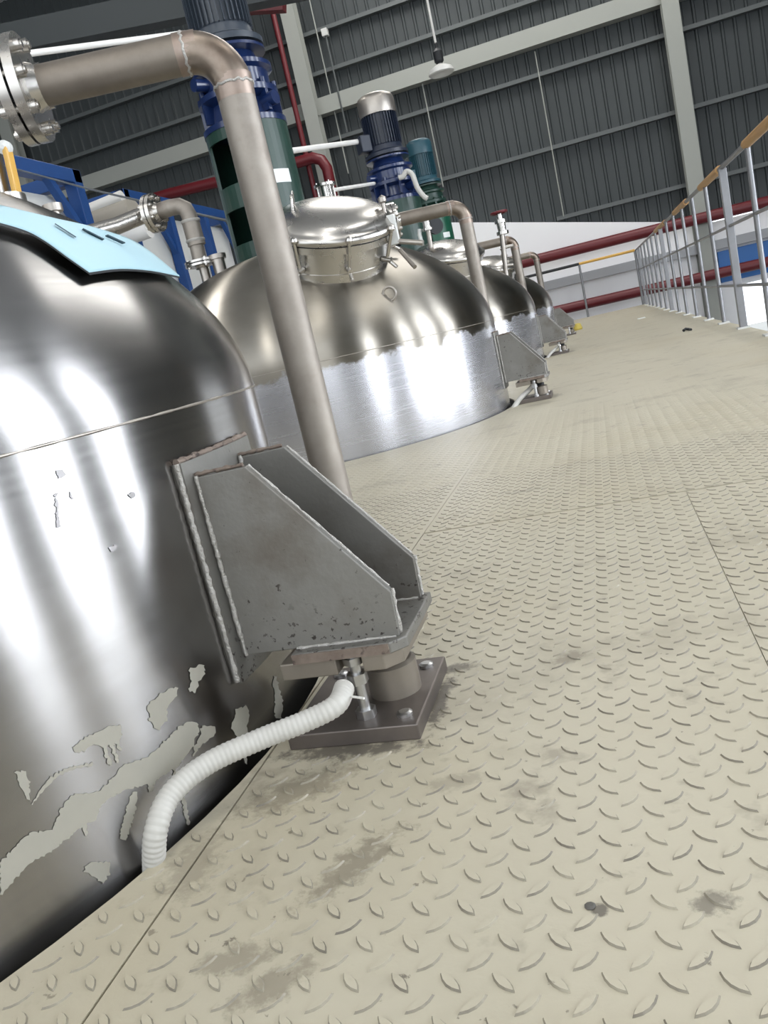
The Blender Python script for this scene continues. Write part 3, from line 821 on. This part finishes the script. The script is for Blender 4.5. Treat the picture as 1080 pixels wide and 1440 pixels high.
# two swing handles etc. placed round the rim in world directions
def manhole_fittings(t, W, tocam):
    base = math.atan2(tocam.y, tocam.x)
    for k in range(8):
        a = base + 2*PI*(k+0.28)/8; c, s = math.cos(a), math.sin(a)
        mb = MB(); mb.cyl(W(c*0.262, s*0.262, 0.015), W(c*0.288, s*0.288, 0.145), 0.0085, 10); bo = mb.build('swing_bolt', 'polished', t)
        mb = MB(); mb.cyl(W(c*0.238, s*0.238, 0.012), W(c*0.280, s*0.280, 0.012), 0.013, 10); mb.build('lug', 'polished', bo)
        mb = MB(); mb.lathe([(0.006, 0), (0.016, 0.004), (0.019, 0.014), (0.014, 0.026), (0.004, 0.030)], W(c*0.284, s*0.284, 0.128), (W(0,0,1)-W(0,0,0)), 12); mb.build('wing_nut', 'polished', bo)
        mb = MB(); mb.cyl(W(c*0.262-s*.0, s*0.262, 0.012), W(c*0.305, s*0.305, -0.015), 0.009, 8); mb.build('eye', 'polished', bo)
    a = PI+0.25; c, s = math.cos(a), math.sin(a)    # lid handle
    pa = W(c*0.15-s*0.05, s*0.15+c*0.05, 0.20); pb = W(c*0.15+s*0.05, s*0.15-c*0.05, 0.20)
    up = W(0, 0, 1)-W(0, 0, 0)
    mb = MB(); mb.tube([pa-up*.03, pa+up*0.04, (pa*.85+pb*.15)+up*0.058, (pa*.15+pb*.85)+up*0.058, pb+up*0.04, pb-up*.03], 0.0075, 10)
    mb.build('lid_handle', 'polished', t)
t2 = tanks[1]
W2 = manhole(t2, TY[1], (0.41, -0.53), math.radians(25))
manhole_fittings(t2, W2, Vector((1.2, -4.1, 0)))
# hinge of the lid: bracket plate, pin knob and counterweight arm
c = onY(550, 318, 4.05)
mb = MB(); mb.box((c.x-0.028, 4.03, 0.93), (c.x+0.028, 4.06, c.z+0.05)); hg = mb.build('lid_hinge', 'white', t2, bevel=0.004)
mb = MB(); mb.cyl((c.x-0.02, 4.07, c.z+.04), (c.x-0.02, 4.07, c.z+0.12), 0.010, 10); mb.lathe([(.004, 0), (.02, .01), (.02, .03), (.004, .042)], (c.x-.02, 4.07, c.z+.11), n=14); mb.build('hinge_knob', 'steel', hg)
mb = MB(); mb.cyl((c.x-0.05, 4.05, c.z-0.055), (c.x+0.14, 4.03, c.z-0.115), 0.013, 10); mb.build('hinge_arm', 'steel', hg)
mb = MB(); mb.cyl((c.x+0.02, 4.04, 0.90), (c.x+0.09, 3.96, 0.80), 0.011, 10); mb.build('swing_lever', 'steel', hg)
# lifting lug ring on the dome
def lift_ring(t, x, y):
    r = math.hypot(x-CX, y-t.location.y); z = dome_z(r)
    mb = MB(); ring = [(x+0.032*math.cos(2*PI*k/20), y-0.0, z+0.020+0.032*math.sin(2*PI*k/20)) for k in range(21)]
    mb.tube(ring, 0.0065, 8, caps=False); mb.build('lifting_ring', 'steel', t)
q = onY(543, 392, 3.92); lift_ring(t2, q.x, 3.92)
q = onY(612, 362, 7.6); lift_ring(tanks[2], q.x, 7.6)

# manholes on the tanks behind (only their lids show)
W3 = manhole(tanks[2], TY[2], (0.40, -0.50), math.radians(19), False)
W4 = manhole(tanks[3], TY[3], (0.40, -0.50), math.radians(19), False)
# clamp handle of the third tank seen past the pipe
q = onY(664, 392, 7.75)
mb = MB(); mb.tube([q+Vector((-.06, 0, -.06)), q+Vector((-.03, 0, .03)), q+Vector((.03, 0, .05)), q+Vector((.07, 0, -.05))], 0.022, 10); mb.build('clamp_handle', 'black', tanks[2])

# ================================================================== AGITATORS
def agitator(x, y, label, motor, gear, stand, z0, zs, zg, zm, zt, sc=1.0, sticker=True, box_side=-1):
    t = thing('agitator_drive', label, 'agitator', (x, y, z0), 'agitator drives on the tanks')
    R = 0.228*sc; c = Vector((x, y, 0)); n = 48
    # stand: round shell with big windows
    tocam = math.atan2(-y, -x)
    wins = [tocam-0.75]
    zl = [z0-0.05, z0+0.10, z0+0.10+(zs-z0)*0.25, z0+(zs-z0)*0.52, z0+(zs-z0)*0.52+0.03, z0+(zs-z0)*0.88, zs-0.02]
    mb = MB()
    for k in range(n):
        a0, a1 = 2*PI*k/n, 2*PI*(k+1)/n; am = (a0+a1)/2
        inw = any(abs((am-w_+PI) % (2*PI)-PI) < 0.52 for w_ in wins)
        for j in range(len(zl)-1):
            if inw and j in (1, 4): continue
            if inw and j == 2 and False: continue
            P = []
            for rr in (R, R-0.014):
                P += [(x+rr*math.cos(a0), y+rr*math.sin(a0), zl[j]), (x+rr*math.cos(a1), y+rr*math.sin(a1), zl[j]),
                      (x+rr*math.cos(a1), y+rr*math.sin(a1), zl[j+1]), (x+rr*math.cos(a0), y+rr*math.sin(a0), zl[j+1])]
            b = len(mb.v); mb.v += [Vector(p) for p in P]
            mb.face((b, b+1, b+2, b+3), False); mb.face((b+4, b+7, b+6, b+5)); mb.face((b, b+3, b+7, b+4)); mb.face((b+1, b+5, b+6, b+2)); mb.face((b, b+4, b+5, b+1)); mb.face((b+3, b+2, b+6, b+7))
    st = mb.build('stand', stand, t, fix=False)
    mb = MB(); mb.lathe([(R*1.12, z0-0.03), (R*1.12, z0+0.0), (R, z0+0.0)], c, n=40); mb.build('stand_flange', stand, t)
    mb = MB(); mb.lathe([(0.05, z0-0.03), (0.05, z0+.2), (0.09, z0+.2), (0.09, z0+.36), (0.05, z0+.36), (0.05, zs)], c, n=24); mb.build('shaft', 'slate', t)
    # gearbox: stacked housings with ribs and bolts
    H = zg-zs
    mb = MB(); mb.lathe([(R*1.02, zs-0.03), (R*1.02, zs+0.0), (R*0.80, zs+0.02), (R*0.72, zs+H*.28), (R*0.98, zs+H*.34), (R*0.98, zs+H*.42), (R*0.84, zs+H*.46), (R*0.84, zs+H*.66),
                         (R*0.96, zs+H*.70), (R*0.96, zs+H*.76), (R*0.70, zs+H*.82), (R*0.62, zs+H*.95), (R*0.9, zs+H*.96), (R*0.9, zg)], c, n=36)
    g = mb.build('gearbox', gear, t)
    for k in range(10):
        a = 2*PI*k/10+.2; d = Vector((math.cos(a), math.sin(a), 0))
        mb = MB(); mb.bar(c+d*R*0.80+Vector((0, 0, zs+0.02)), c+d*R*0.80+Vector((0, 0, zs+H*.34)), 0.02, R*0.34, d); mb.build('rib', gear, g)
        mb = MB(); mb.tube([c+d*R*0.91+Vector((0, 0, zs+H*.41)), c+d*R*0.91+Vector((0, 0, zs+H*.50))], R*0.07, 6); mb.build('bolt', gear, g)
    a = tocam-0.9; d = Vector((math.cos(a), math.sin(a), 0))
    mb = MB(); mb.cyl(c+d*R*.7+Vector((0, 0, zs+H*.56)), c+d*R*1.18+Vector((0, 0, zs+H*.56)), R*.14, 14); mb.build('filler_plug', gear, g)
    a = tocam+0.9; d = Vector((math.cos(a), math.sin(a), 0))
    mb = MB(); mb.cyl(c+d*R*.7+Vector((0, 0, zs+H*.20)), c+d*R*1.10+Vector((0, 0, zs+H*.20)), R*.16, 14); mb.build('drain_plug', gear, g)
    # motor: flange, finned body, fan cowl, terminal box
    Rm = 0.165*sc; Hm = zt-zm
    mb = MB(); mb.lathe([(Rm*1.25, zm-.005), (Rm*1.25, zm+0.025), (Rm*1.02, zm+0.045), (Rm*0.96, zm+0.09), (Rm*0.92, zm+0.10), (Rm*0.92, zm+Hm*.70)], c, n=36); mo = mb.build('motor', motor, t)
    for k in range(36):
        a = 2*PI*k/36; d = Vector((math.cos(a), math.sin(a), 0))
        mb = MB(); mb.bar(c+d*Rm*0.97+Vector((0, 0, zm+0.095)), c+d*Rm*0.97+Vector((0, 0, zm+Hm*.69)), 0.005, Rm*0.13, d); mb.build('fin', motor, mo)
    mb = MB(); mb.lathe([(Rm*1.05, zm+Hm*.66), (Rm*1.06, zm+Hm*.68), (Rm*1.06, zm+Hm*.90), (Rm*0.98, zm+Hm*.96), (Rm*0.75, zt), (0.001, zt)], c, n=36, sharp=False)
    mb.build('fan_cowl', motor if motor != 'navy' else 'steel', t)
    mb = MB(); a = tocam + box_side*1.15; d = Vector((math.cos(a), math.sin(a), 0))
    mb.bar(c+d*Rm*.9+Vector((0, 0, zm+Hm*.24)), c+d*Rm*1.55+Vector((0, 0, zm+Hm*.24)), Rm*0.85, Rm*0.9); mb.build('terminal_box', motor, t, bevel=0.01)
    mb = MB(); ey = [c+Vector((Rm*0.9+0.045*math.cos(2*PI*k/16)*0.0, 0, 0))+Vector((0, 0, zm+Hm*.55)) for k in range(2)]
    if sticker:
        a = tocam+0.62; A = []
        for k in range(7):
            aa = a-0.24+0.48*k/6; A.append([(x+(R+rr)*math.cos(aa), y+(R+rr)*math.sin(aa), zz) for rr, zz in ((.0005, zs-0.36), (.002, zs-0.36), (.002, zs-0.29), (.0005, zs-0.29))])
        mb = MB(); mb.rings(A, True, False); mb.build('label_sticker', 'sticker', t)
    return t, Rm
q = onY(350, 200, 4.60)
A2, _ = agitator(q.x, 4.60, 'tall agitator drive with slate motor, blue gearbox and dark green stand behind the front pipe', 'slate', 'blue', 'green', 1.08, 1.80, 2.17, 2.19, 2.85, 1.0, box_side=3)
q = onY(545, 225, 8.25)
A3, _ = agitator(q.x, 8.25, 'agitator drive with navy motor and blue gearbox behind the manhole lid', 'navy', 'blue', 'green', 1.08, 1.78, 2.16, 2.18, 2.74, 1.02, sticker=False)
q = onY(598, 250, 11.85)
A4, _ = agitator(q.x, 11.85, 'agitator drive with teal motor on a bright green stand', 'teal', 'green', 'greenb', 1.08, 2.02, 2.40, 2.42, 3.0, 1.0)

# white flexible conduit looping off the gearbox of the navy motor drive
hose([onY(x, y, 7.98) for x, y in ((561, 250), (567, 248), (572, 241), (580, 246), (587, 264), (596, 276), (601, 279))], 0.024, 'thin white conduit looping beside the navy motor gearbox', False, 'looping_conduit')
# straight white conduits to the motors
def straight(pa, ya, pb, yb, r, label):
    mb = MB(); mb.cyl(onY(*pa, ya), onY(*pb, yb), r, 12); return tag(mb.build('white_conduit', 'whitepipe'), label, 'conduit', 'white motor conduits')
straight((-40, 86), 3.05, (264, 46), 4.42, 0.0135, 'straight white conduit running above the flanged front pipe')
straight((396, 214), 6.6, (506, 199), 8.15, 0.023, 'straight white conduit reaching the terminal box of the navy motor')
straight((470, 267), 7.0, (526, 258), 8.05, 0.016, 'thin white conduit reaching the blue gearbox under the navy motor')

# ================================================================== RISER PIPES beside the tanks
PLAB = ['tall stained steel riser pipe with bolted flange in front of the green stand',
        'stained steel riser pipe bending over beside the manhole tank bracket',
        'slim looking riser pipe bending over beside the navy motor tank',
        'farthest riser pipe bending over by the white wall']
def riser(dy, label, i):
    X, Y, Z = -0.700, 1.925+dy, 1.222
    r = 0.0435; B = 0.088
    t = thing('riser_pipe', label, 'pipe', (X, Y, -0.3), 'riser pipes beside the tanks')
    hd = Vector((-1, -0.33, 0)).normalized()
    bot = Vector((X, Y, -0.5)); cor = Vector((X, Y, Z)); e0 = cor-Vector((0, 0, B)); e1 = cor+hd*B
    fl = cor+hd*0.435
    mb = MB(); mb.cyl(bot, e0, r, 28); mb.build('upright', 'pipe', t)
    mb = MB(); mb.tube(arc(e0, cor, e1, 12), r*1.03, 28); mb.build('elbow', 'heatpipe', t)
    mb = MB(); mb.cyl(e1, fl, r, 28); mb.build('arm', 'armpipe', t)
    for p, d in ((e0, Vector((0, 0, 1))), (e1, hd)):
        mb = MB(); mb.tube([p-d*0.030, p-d*0.004, p+d*0.004, p+d*0.020], [r*1.008, r*1.036, r*1.036, r*1.04], 28); mb.build('heat_tint', 'heat', t)
        q = Vector((0,0,1)).rotation_difference(d)
        ring = [p+q @ Vector((r*1.02*math.cos(2*PI*k/28), r*1.02*math.sin(2*PI*k/28), 0.0025*math.sin(k*2.7))) for k in range(29)]
        mb = MB(); mb.tube(ring, 0.0035, 6, caps=False); mb.build('weld_bead', 'weld', t)
    flange_pair(t, fl+hd*0.03, hd, 0.114, r, 8)
    e2 = fl+hd*0.06
    c2 = e2+hd*0.24; d0 = c2-hd*B; d1 = c2-Vector((0, 0, B))
    mb = MB(); mb.cyl(e2, d0, r, 24); mb.build('arm', 'steel', t)
    mb = MB(); mb.tube(arc(d0, c2, d1, 8), r*1.03, 24); mb.build('elbow', 'steel', t)
    rr = math.hypot(c2.x-CX, c2.y-(1.03+dy)); zb = dome_z(rr, H1 if dy < 1 else 0.64)-0.03 if rr < RT else 0.5
    mb = MB(); mb.cyl(d1, (c2.x, c2.y, zb), r, 24); mb.build('drop', 'steel', t)
    return t
for i in range(4): riser(3.6*i+(0.06 if i else 0), PLAB[i], i)

# ================================================================== smaller fittings
# inlet pipe on the left of the second tank
YI = 4.45
t = thing('inlet_pipe', 'stainless inlet pipe with flange and elbow dropping into the manhole tank dome', 'pipe', onY(290, 395, YI))
P = lambda x, y, Y=YI: onY(x, y, Y)
a, b, c, d = P(120, 330, 4.2), P(205, 301), P(228, 295), P(245, 292)
mb = MB(); mb.tube([a, a.lerp(b, .5)+Vector((0, 0, -.01)), b], 0.046, 20); mb.build('feed_arm', 'polished', t)
ax = (c-b).normalized(); flange_pair(t, P(216, 300), ax, 0.105, 0.046, 8)
e = P(266, 296); f = P(272, 322)
mb = MB(); mb.tube([P(224, 297), P(240, 292), P(252, 290), P(261, 294), P(266, 303), P(269, 315)], 0.045, 20); mb.build('elbow', 'pipe', t)
mb = MB(); mb.cyl(P(268, 312), P(277, 345), 0.050, 20); mb.build('reducer', 'pipe', t)
for q in ((268, 311), (275, 338)):
    p_ = P(*q); mb = MB(); mb.lathe([(0.052, -0.008), (0.055, 0), (0.052, 0.008)], p_, P(268, 311)-P(275, 338), 20); mb.build('weld_bead', 'weld', t)
mb = MB(); mb.cyl(P(275, 340), P(281, 366), 0.040, 20); mb.build('spool', 'pipe', t)
flange_pair(t, P(283, 370), (0, 0, 1), 0.092, 0.036, 4, thick=0.012)
mb = MB(); pb = P(285, 372); mb.cyl(pb, (pb.x, pb.y, dome_z(min(RT, math.hypot(pb.x-CX, pb.y-TY[1])))-0.08), 0.027, 18); mb.build('nozzle', 'steel', t)
# nozzle stub beside it
p_ = P(308, 372); mb = MB(); mb.lathe([(0.036, -0.1), (0.036, 0.03), (0.05, 0.03), (0.05, 0.055)], p_, n=20)
tag(mb.build('nozzle_stub', 'steel'), 'short capped steel nozzle on the dome beside the inlet pipe', 'nozzle')

# red elbow pipe with stainless sight glass behind the manhole lid
YR = 5.0
R_ = lambda x, y: onY(x, y, 19.3)
mb = MB(); mb.tube([R_(200, 284), R_(240, 272), R_(420, 228), R_(440, 222), R_(452, 225), R_(460, 237), R_(464, 256), R_(480, 340)], 0.125, 18)
tag(mb.build('red_pipe', 'red'), 'red pipe bending down behind the manhole lid', 'pipe')
p_ = onY(460, 276, YR)
t = thing('sight_glass', 'small flanged stainless sight glass standing on the dome behind the lid', 'fitting', (p_.x, YR, dome_z(.5)))
mb = MB(); mb.lathe([(.05, .07), (.066, .07), (.066, .055), (.042, .055), (.042, -.02), (.066, -.02), (.066, -.036), (.035, -.036), (.035, -.40)], p_, n=24); mb.build('body', 'polished', t)
for k in range(4):
    a = PI/4+PI/2*k; mb = MB(); mb.cyl(p_+Vector((.055*math.cos(a), .055*math.sin(a), -.045)), p_+Vector((.055*math.cos(a), .055*math.sin(a), .08)), .006, 8); mb.build('stud', 'polished', t)
q1, q2 = onY(401, 92, 19.52), onY(423, 214, 19.52)
mb = MB(); mb.cyl((q1.x, 19.52, q1.z+1.5), (q1.x, 19.52, ZH), 0.06, 10); tag(mb.build('red_riser', 'red'), 'thin dark red vertical pipe beside the pale column', 'pipe')

# valve cluster on the third tank by the second riser
YV = 7.55
t = thing('ball_valve', 'small stainless ball valve with pipe stub under the bent riser', 'valve', onY(607, 348, YV))
V_ = lambda x, y, Y=YV: onY(x, y, Y)
mb = MB(); mb.cyl(V_(607, 352), V_(601, 318), 0.022, 14); mb.build('stub', 'steel', t)
mb = MB(); mb.lathe([(.05, -.05), (.05, -.03), (.035, -.03), (.035, .03), (.05, .03), (.05, .05)], V_(600, 316), n=18); mb.build('valve_body', 'polished', t)
mb = MB(); mb.lathe([(.07, -.02), (.07, .02)], V_(612, 318, YV+.06), (0.5, -1, 0), 20); mb.build('hand_wheel', 'black', t)
mb = MB(); mb.tube([V_(590, 322), V_(590, 330), V_(594, 345)], 0.018, 10); mb.build('drain_tube', 'white', t)

# tall valve with red handwheel on the third tank
YV2 = 8.6
t = thing('handwheel_valve', 'tall thin stainless valve with a red handwheel on the navy motor tank', 'valve', onY(712, 392, YV2))
mb = MB(); mb.cyl(onY(713, 398, YV2), onY(705, 322, YV2), 0.026, 14); mb.build('stem_pipe', 'steel', t)
p_ = onY(705, 318, YV2); mb = MB(); mb.lathe([(.04, -.08), (.06, -.08), (.06, -.05), (.04, -.05), (.045, .03), (.06, .03), (.06, .06), (.03, .06), (.03, .13)], p_, n=18); mb.build('valve_body', 'polished', t)
mb = MB(); ring = [p_+Vector((.075*math.cos(2*PI*k/20), .075*math.sin(2*PI*k/20), .13)) for k in range(21)]; mb.tube(ring, .013, 8, caps=False)
for k in range(3):
    a = 2*PI*k/3; mb.cyl(p_+Vector((0, 0, .13)), p_+Vector((.075*math.cos(a), .075*math.sin(a), .13)), .008, 8)
mb.build('hand_wheel', 'red', t)
for pa, pb in (((703, 350), (722, 345)), ((707, 374), (722, 372))):
    mb = MB(); mb.cyl(onY(*pa, YV2), onY(*pb, YV2), 0.016, 10); mb.build('side_branch', 'polished', t)

# ------------------------------------------------ things on the first tank
# pale blue board laid over the dome
def on_dome(x, y, lift=0.0):
    """first hit of the pixel ray with tank 1's surface (dome or shell)"""
    d = ray(x, y).normalized(); tt = 0.3
    for _ in range(4000):
        p = CAM+d*tt; r = math.hypot(p.x-CX, p.y-TY[0])
        if r < RT+lift and p.z < dome_z(r, H1)+lift: return p
        tt += 0.001
    return None
t = thing('blue_board', 'pale blue flexible board draped over the dome of the near tank', 'board', (CX, TY[0], 1.1))
def board_edge(x, y, lift):
    p = on_dome(x, y, lift)
    return p
rows = [  # image rows from the lower left edge up to the far edge
    [(-30, 303), (30, 320), (60, 335), (95, 360), (125, 381)],
    [(-20, 296), (40, 312), (85, 327), (125, 347), (168, 376)],
    [(-10, 292), (60, 309), (110, 322), (160, 342), (212, 379)],
    [(0, 288), (75, 306), (135, 320), (195, 336), (252, 387)],
]
LIFT = 0.022
grid = []
for r_ in rows:
    g = []
    for (x, y) in r_:
        p = None; yy = y
        while p is None and yy < y+60:
            p = on_dome(x, yy, LIFT); yy += 1
        g.append(p)
    grid.append(g)
def cr(P, u):
    i = min(int(u), len(P)-2); f = u-i; p0 = P[max(i-1, 0)]; p1 = P[i]; p2 = P[i+1]; p3 = P[min(i+2, len(P)-1)]
    return 0.5*((2*p1)+(p2-p0)*f+(2*p0-5*p1+4*p2-p3)*f*f+(-p0+3*p1-3*p2+p3)*f**3)
def interp(grid, nu, nv):
    out = []
    H, W_ = len(grid)-1, len(grid[0])-1
    for j in range(nv+1):
        v = j/nv*H; j0 = min(int(v), H-1); fv = v-j0; row = []
        for i in range(nu+1):
            u = i/nu*W_; i0 = min(int(u), W_-1); fu = u-i0
            p = cr([cr(g_, u) for g_ in grid], v)
            r = math.hypot(p.x-CX, p.y-TY[0]); p = p.copy(); p.z = max(p.z, dome_z(min(r, RT*.999), H1)+0.006)
            row.append(p)
        out.append(row)
    return out
G = interp(grid, 24, 12)
def sheet(G, thick, name, m, parent, off=0.0):
    mb = MB(); nv, nu = len(G), len(G[0])
    for k, dz in ((0, off), (1, off-thick)):
        for row in G: mb.v += [p+Vector((0.0, 0, dz)) for p in row]
    n = nv*nu
    for j in range(nv-1):
        for i in range(nu-1):
            a = j*nu+i
            mb.face((a, a+1, a+nu+1, a+nu), True); mb.face((n+a, n+a+nu, n+a+nu+1, n+a+1), True)
    for i in range(nu-1):
        mb.face((i, n+i, n+i+1, i+1)); b = (nv-1)*nu+i; mb.face((b, b+1, n+b+1, n+b))
    for j in range(nv-1):
        a = j*nu; mb.face((a, a+nu, n+a+nu, n+a)); a = j*nu+nu-1; mb.face((a, n+a, n+a+nu, a+nu))
    return mb.build(name, m, parent)
sheet(G, 0.002, 'board', 'blueboard', t)
sheet(G, 0.003, 'gap_shade', 'black', t, -0.0022)  # black sheet added to stand for the dark gap under the board
# dark printed strokes near its far edge
for (x0, y0, x1, y1) in ((78, 315, 106, 333), (116, 322, 145, 337), (150, 331, 174, 342)):
    pts = []
    for k in range(5):
        f = k/4; x = x0+(x1-x0)*f; y = y0+(y1-y0)*f
        p = None; yy = y
        while p is None and yy < y+40: p = on_dome(x, yy, LIFT+0.004); yy += 1
        pts.append(p)
    mb = MB()
    for a, b in zip(pts[:-1], pts[1:]): mb.bar(a, b, 0.006, 0.0015)
    mb.build('printed_stroke', 'ink', t)

# valve with yellow lever behind the board
YY = 1.55
t = thing('lever_valve', 'stainless fitting with a yellow lever rising behind the blue board', 'valve', onY(5, 300, YY))
mb = MB(); mb.bar(onY(9, 206, YY), onY(28, 290, YY), 0.022, 0.012); lv = mb.build('lever', 'handle', t, bevel=0.004)
mb = MB(); mb.lathe([(.004, -.012), (.014, -.006), (.014, .006), (.004, .012)], onY(7, 208, YY), (0.2, -1, 0), 14); mb.build('lever_pin', 'white', lv)
mb = MB(); mb.cyl(onY(-14, 215, YY), onY(6, 300, YY), 0.022, 18); mb.build('pipe_stub', 'polished', t)
mb = MB(); mb.lathe([(.02, .02), (.045, .02), (.045, -.02), (.03, -.02), (.03, -.12)], onY(8, 292, YY), n=20); mb.build('valve_body', 'polished', t)
p_ = onY(80, 312, 1.6); mb = MB(); mb.lathe([(.012, -.03), (.012, .02), (.02, .02), (.02, .035)], p_, n=14)
tag(mb.build('dome_plug', 'steel'), 'small steel plug on the dome behind the blue board', 'plug')

# ================================================================== RAILING on the aisle edge
t = thing('handrail', 'galvanised handrail with worn yellow sleeves along the platform edge', 'railing', (1.0, 5.5, 0))
ZT, ZM, ZB = 1.13, 0.728, 0.309
posts = [4.6+0.95*k for k in range(16)]
posts = [5.57, 6.56] + [6.56+0.94*k for k in range(1, 14)]
posts = [4.62] + posts
RX = 1.0
for k, y in enumerate(posts):
    mb = MB()
    if k in (2, 8, 14):
        mb.box((RX-0.026, y-0.026, -0.1), (RX+0.026, y+0.026, ZT-0.01)); mb.build('post', 'rail', t, bevel=0.004)
    else:
        mb.cyl((RX, y, -0.1), (RX, y, ZT-0.01), 0.0165, 14); mb.build('post', 'rail', t)
    mb = MB(); mb.box((RX-0.045, y-0.045, 0.0), (RX+0.039, y+0.045, 0.012)); mb.build('foot_plate', 'white', t)
yf = posts[-1]
mb = MB(); mb.cyl((RX, 3.5, ZT), (RX, yf, ZT), 0.017, 16); mb.build('top_rail', 'rail', t)
mb = MB(); mb.cyl((RX, 3.5, ZM), (RX, yf, ZM), 0.011, 12); mb.build('middle_rail', 'rail', t)
mb = MB(); mb.cyl((RX, 3.5, ZB), (RX, yf, ZB), 0.011, 12); mb.build('lower_rail', 'rail', t)
for (y0, y1) in ((4.0, 5.60), (6.68, 7.75), (8.9, 10.1), (11.4, 13.0)):
    mb = MB(); mb.tube([(RX, y0, ZT), (RX, y1, ZT)], 0.029, 16); mb.build('yellow_sleeve', 'yellow', t)
# end railing across the platform
YEr = YE-0.05
t = thing('end_railing', 'yellow and black topped railing across the far end of the platform', 'railing', (0.0, YEr, 0))
mb = MB(); mb.cyl((-0.17, YEr, ZT), (0.98, YEr, ZT), 0.028, 12); mb.build('yellow_rail', 'handle', t)
mb = MB(); mb.cyl((-3.0, YEr, ZT-.01), (-0.17, YEr, ZT), 0.030, 12); mb.build('black_rail', 'black', t)
for x in (-3.0, -1.6, -0.17, 0.98):
    mb = MB(); mb.cyl((x, YEr, -0.1), (x, YEr, ZT), 0.024, 12); mb.build('post', 'rail', t)

# ================================================================== blue framed tank containers at the left
def container(name, label, XF, pA, pB, zlow, posts_n, depth=2.3):
    a, b = onX(*pA, XF), onX(*pB, XF); zt = (a.z+b.z)/2; y0, y1 = a.y, b.y
    t = thing(name, label, 'container', (XF-depth/2, (y0+y1)/2, zlow), 'blue framed containers'); s = 0.15
    if y1 < y0: y0, y1 = y1, y0
    for y in [y0+(y1-y0)*k/(posts_n-1) for k in range(posts_n)]:
        yy = min(max(y, y0+s/2), y1-s/2)
        for x in (XF-s/2, XF-depth+s/2):
            mb = MB(); mb.box((x-s/2, yy-s/2, zlow), (x+s/2, yy+s/2, zt)); mb.build('frame_post', 'frameblue', t, bevel=0.008)
    for z in (zt-s/2, zlow+s/2):
        for x in (XF-s/2, XF-depth+s/2):
            mb = MB(); mb.box((x-s/2+.002, y0, z-s/2), (x+s/2-.002, y1, z+s/2)); mb.build('frame_rail', 'frameblue', t, bevel=0.008)
        for y in (y0+s/2, y1-s/2):
            mb = MB(); mb.box((XF-depth, y-s/2+.002, z-s/2), (XF, y+s/2-.002, z+s/2)); mb.build('frame_rail', 'frameblue', t, bevel=0.008)
    step = (y1-y0)/(posts_n-1)
    for y in (y0, y1-step):
        mb = MB(); mb.bar((XF-0.07, y+step*.98, zt-0.9), (XF-0.07, y+step*.55, zt-0.1), 0.08, 0.08); mb.build('brace', 'frameblue', t)
    mb = MB(); Rb = depth/2-0.2; cx_, cz_ = XF-depth/2, zt-0.2-Rb
    mb.box((XF-depth+0.18, y0+0.12, zlow+0.2), (XF-0.16, y1-0.12, zt-0.24)); mb.build('tank_body', 'white', t, bevel=0.12)
    return t
container('tank_container', 'blue framed white container nearest the yellow lever', -5.2, (-150, 176), (112, 240), ZH+.0, 3)
container('tank_container', 'blue framed white container behind the inlet pipe', -6.4, (172, 262), (330, 301), ZH+.0, 4)
# lagged pipes between the containers
for (pa, pb, r, m, lab) in (((60, 322), (172, 276), .075, 'whitepipe', 'upper pale pipe between the two blue framed containers'),
                            ((60, 345), (190, 298), .17, 'tan', 'thick tan lagged pipe between the two blue framed containers'),
                            ((60, 372), (210, 322), .10, 'whitepipe', 'lower pale pipe behind the stainless inlet pipe')):
    yy_ = 9.5 if r > .15 else (10.1 if r < .09 else 9.0)
    a, b = onY(*pa, yy_), onY(*pb, yy_); mb = MB(); mb.cyl(a+(a-b), b, r, 16); tag(mb.build('lagged_pipe', m), lab, 'pipe')
# thin cable slung in front of the blue frames
mb = MB(); a, b = onX(2, 232, -5.18), onY(326, 312, 4.75); mb.tube([a, a.lerp(b, .5)-Vector((0, 0, .02)), b], 0.008, 8)
tag(mb.build('slung_cable', 'cable'), 'thin grey cable slung in front of the blue frames', 'cable')

# ================================================================== scraps on the floor
p_ = onZ(965, 466); mb = MB(); mb.tube([p_+Vector((-.02, 0, .012)), p_+Vector((0, .03, .02)), p_+Vector((.03, .01, .01)), p_+Vector((.035, -.03, .008))], .012, 8)
tag(mb.build('dark_scrap', 'black'), 'small dark curled scrap lying on the platform near the railing', 'scrap')
p_ = onZ(902, 448); mb = MB(); mb.box((p_.x-.05, p_.y-.06, 0), (p_.x+.05, p_.y+.06, .012)); tag(mb.build('white_scrap', 'sticker', bevel=.004), 'small white scrap lying on the far platform', 'scrap')
p_ = onZ(813, 464); mb = MB(); mb.lathe([(.06, 0), (.07, .02), (.05, .09), (.02, .1)], p_, n=16); tag(mb.build('yellow_scrap', 'scrapyellow'), 'small yellow object beside the farthest load cell mount', 'scrap')
for (x, y, s_) in ((830, 1275, .0046),):
    p_ = onZ(x, y); mb = MB(); mb.lathe([(s_*1.0, 0), (s_*1.1, .001), (s_*.7, .0022), (.0003, .0026)], p_, n=9)
    tag(mb.build('dark_spatter', 'edge'), 'dark round spatter drop on the near floor plate', 'spatter')
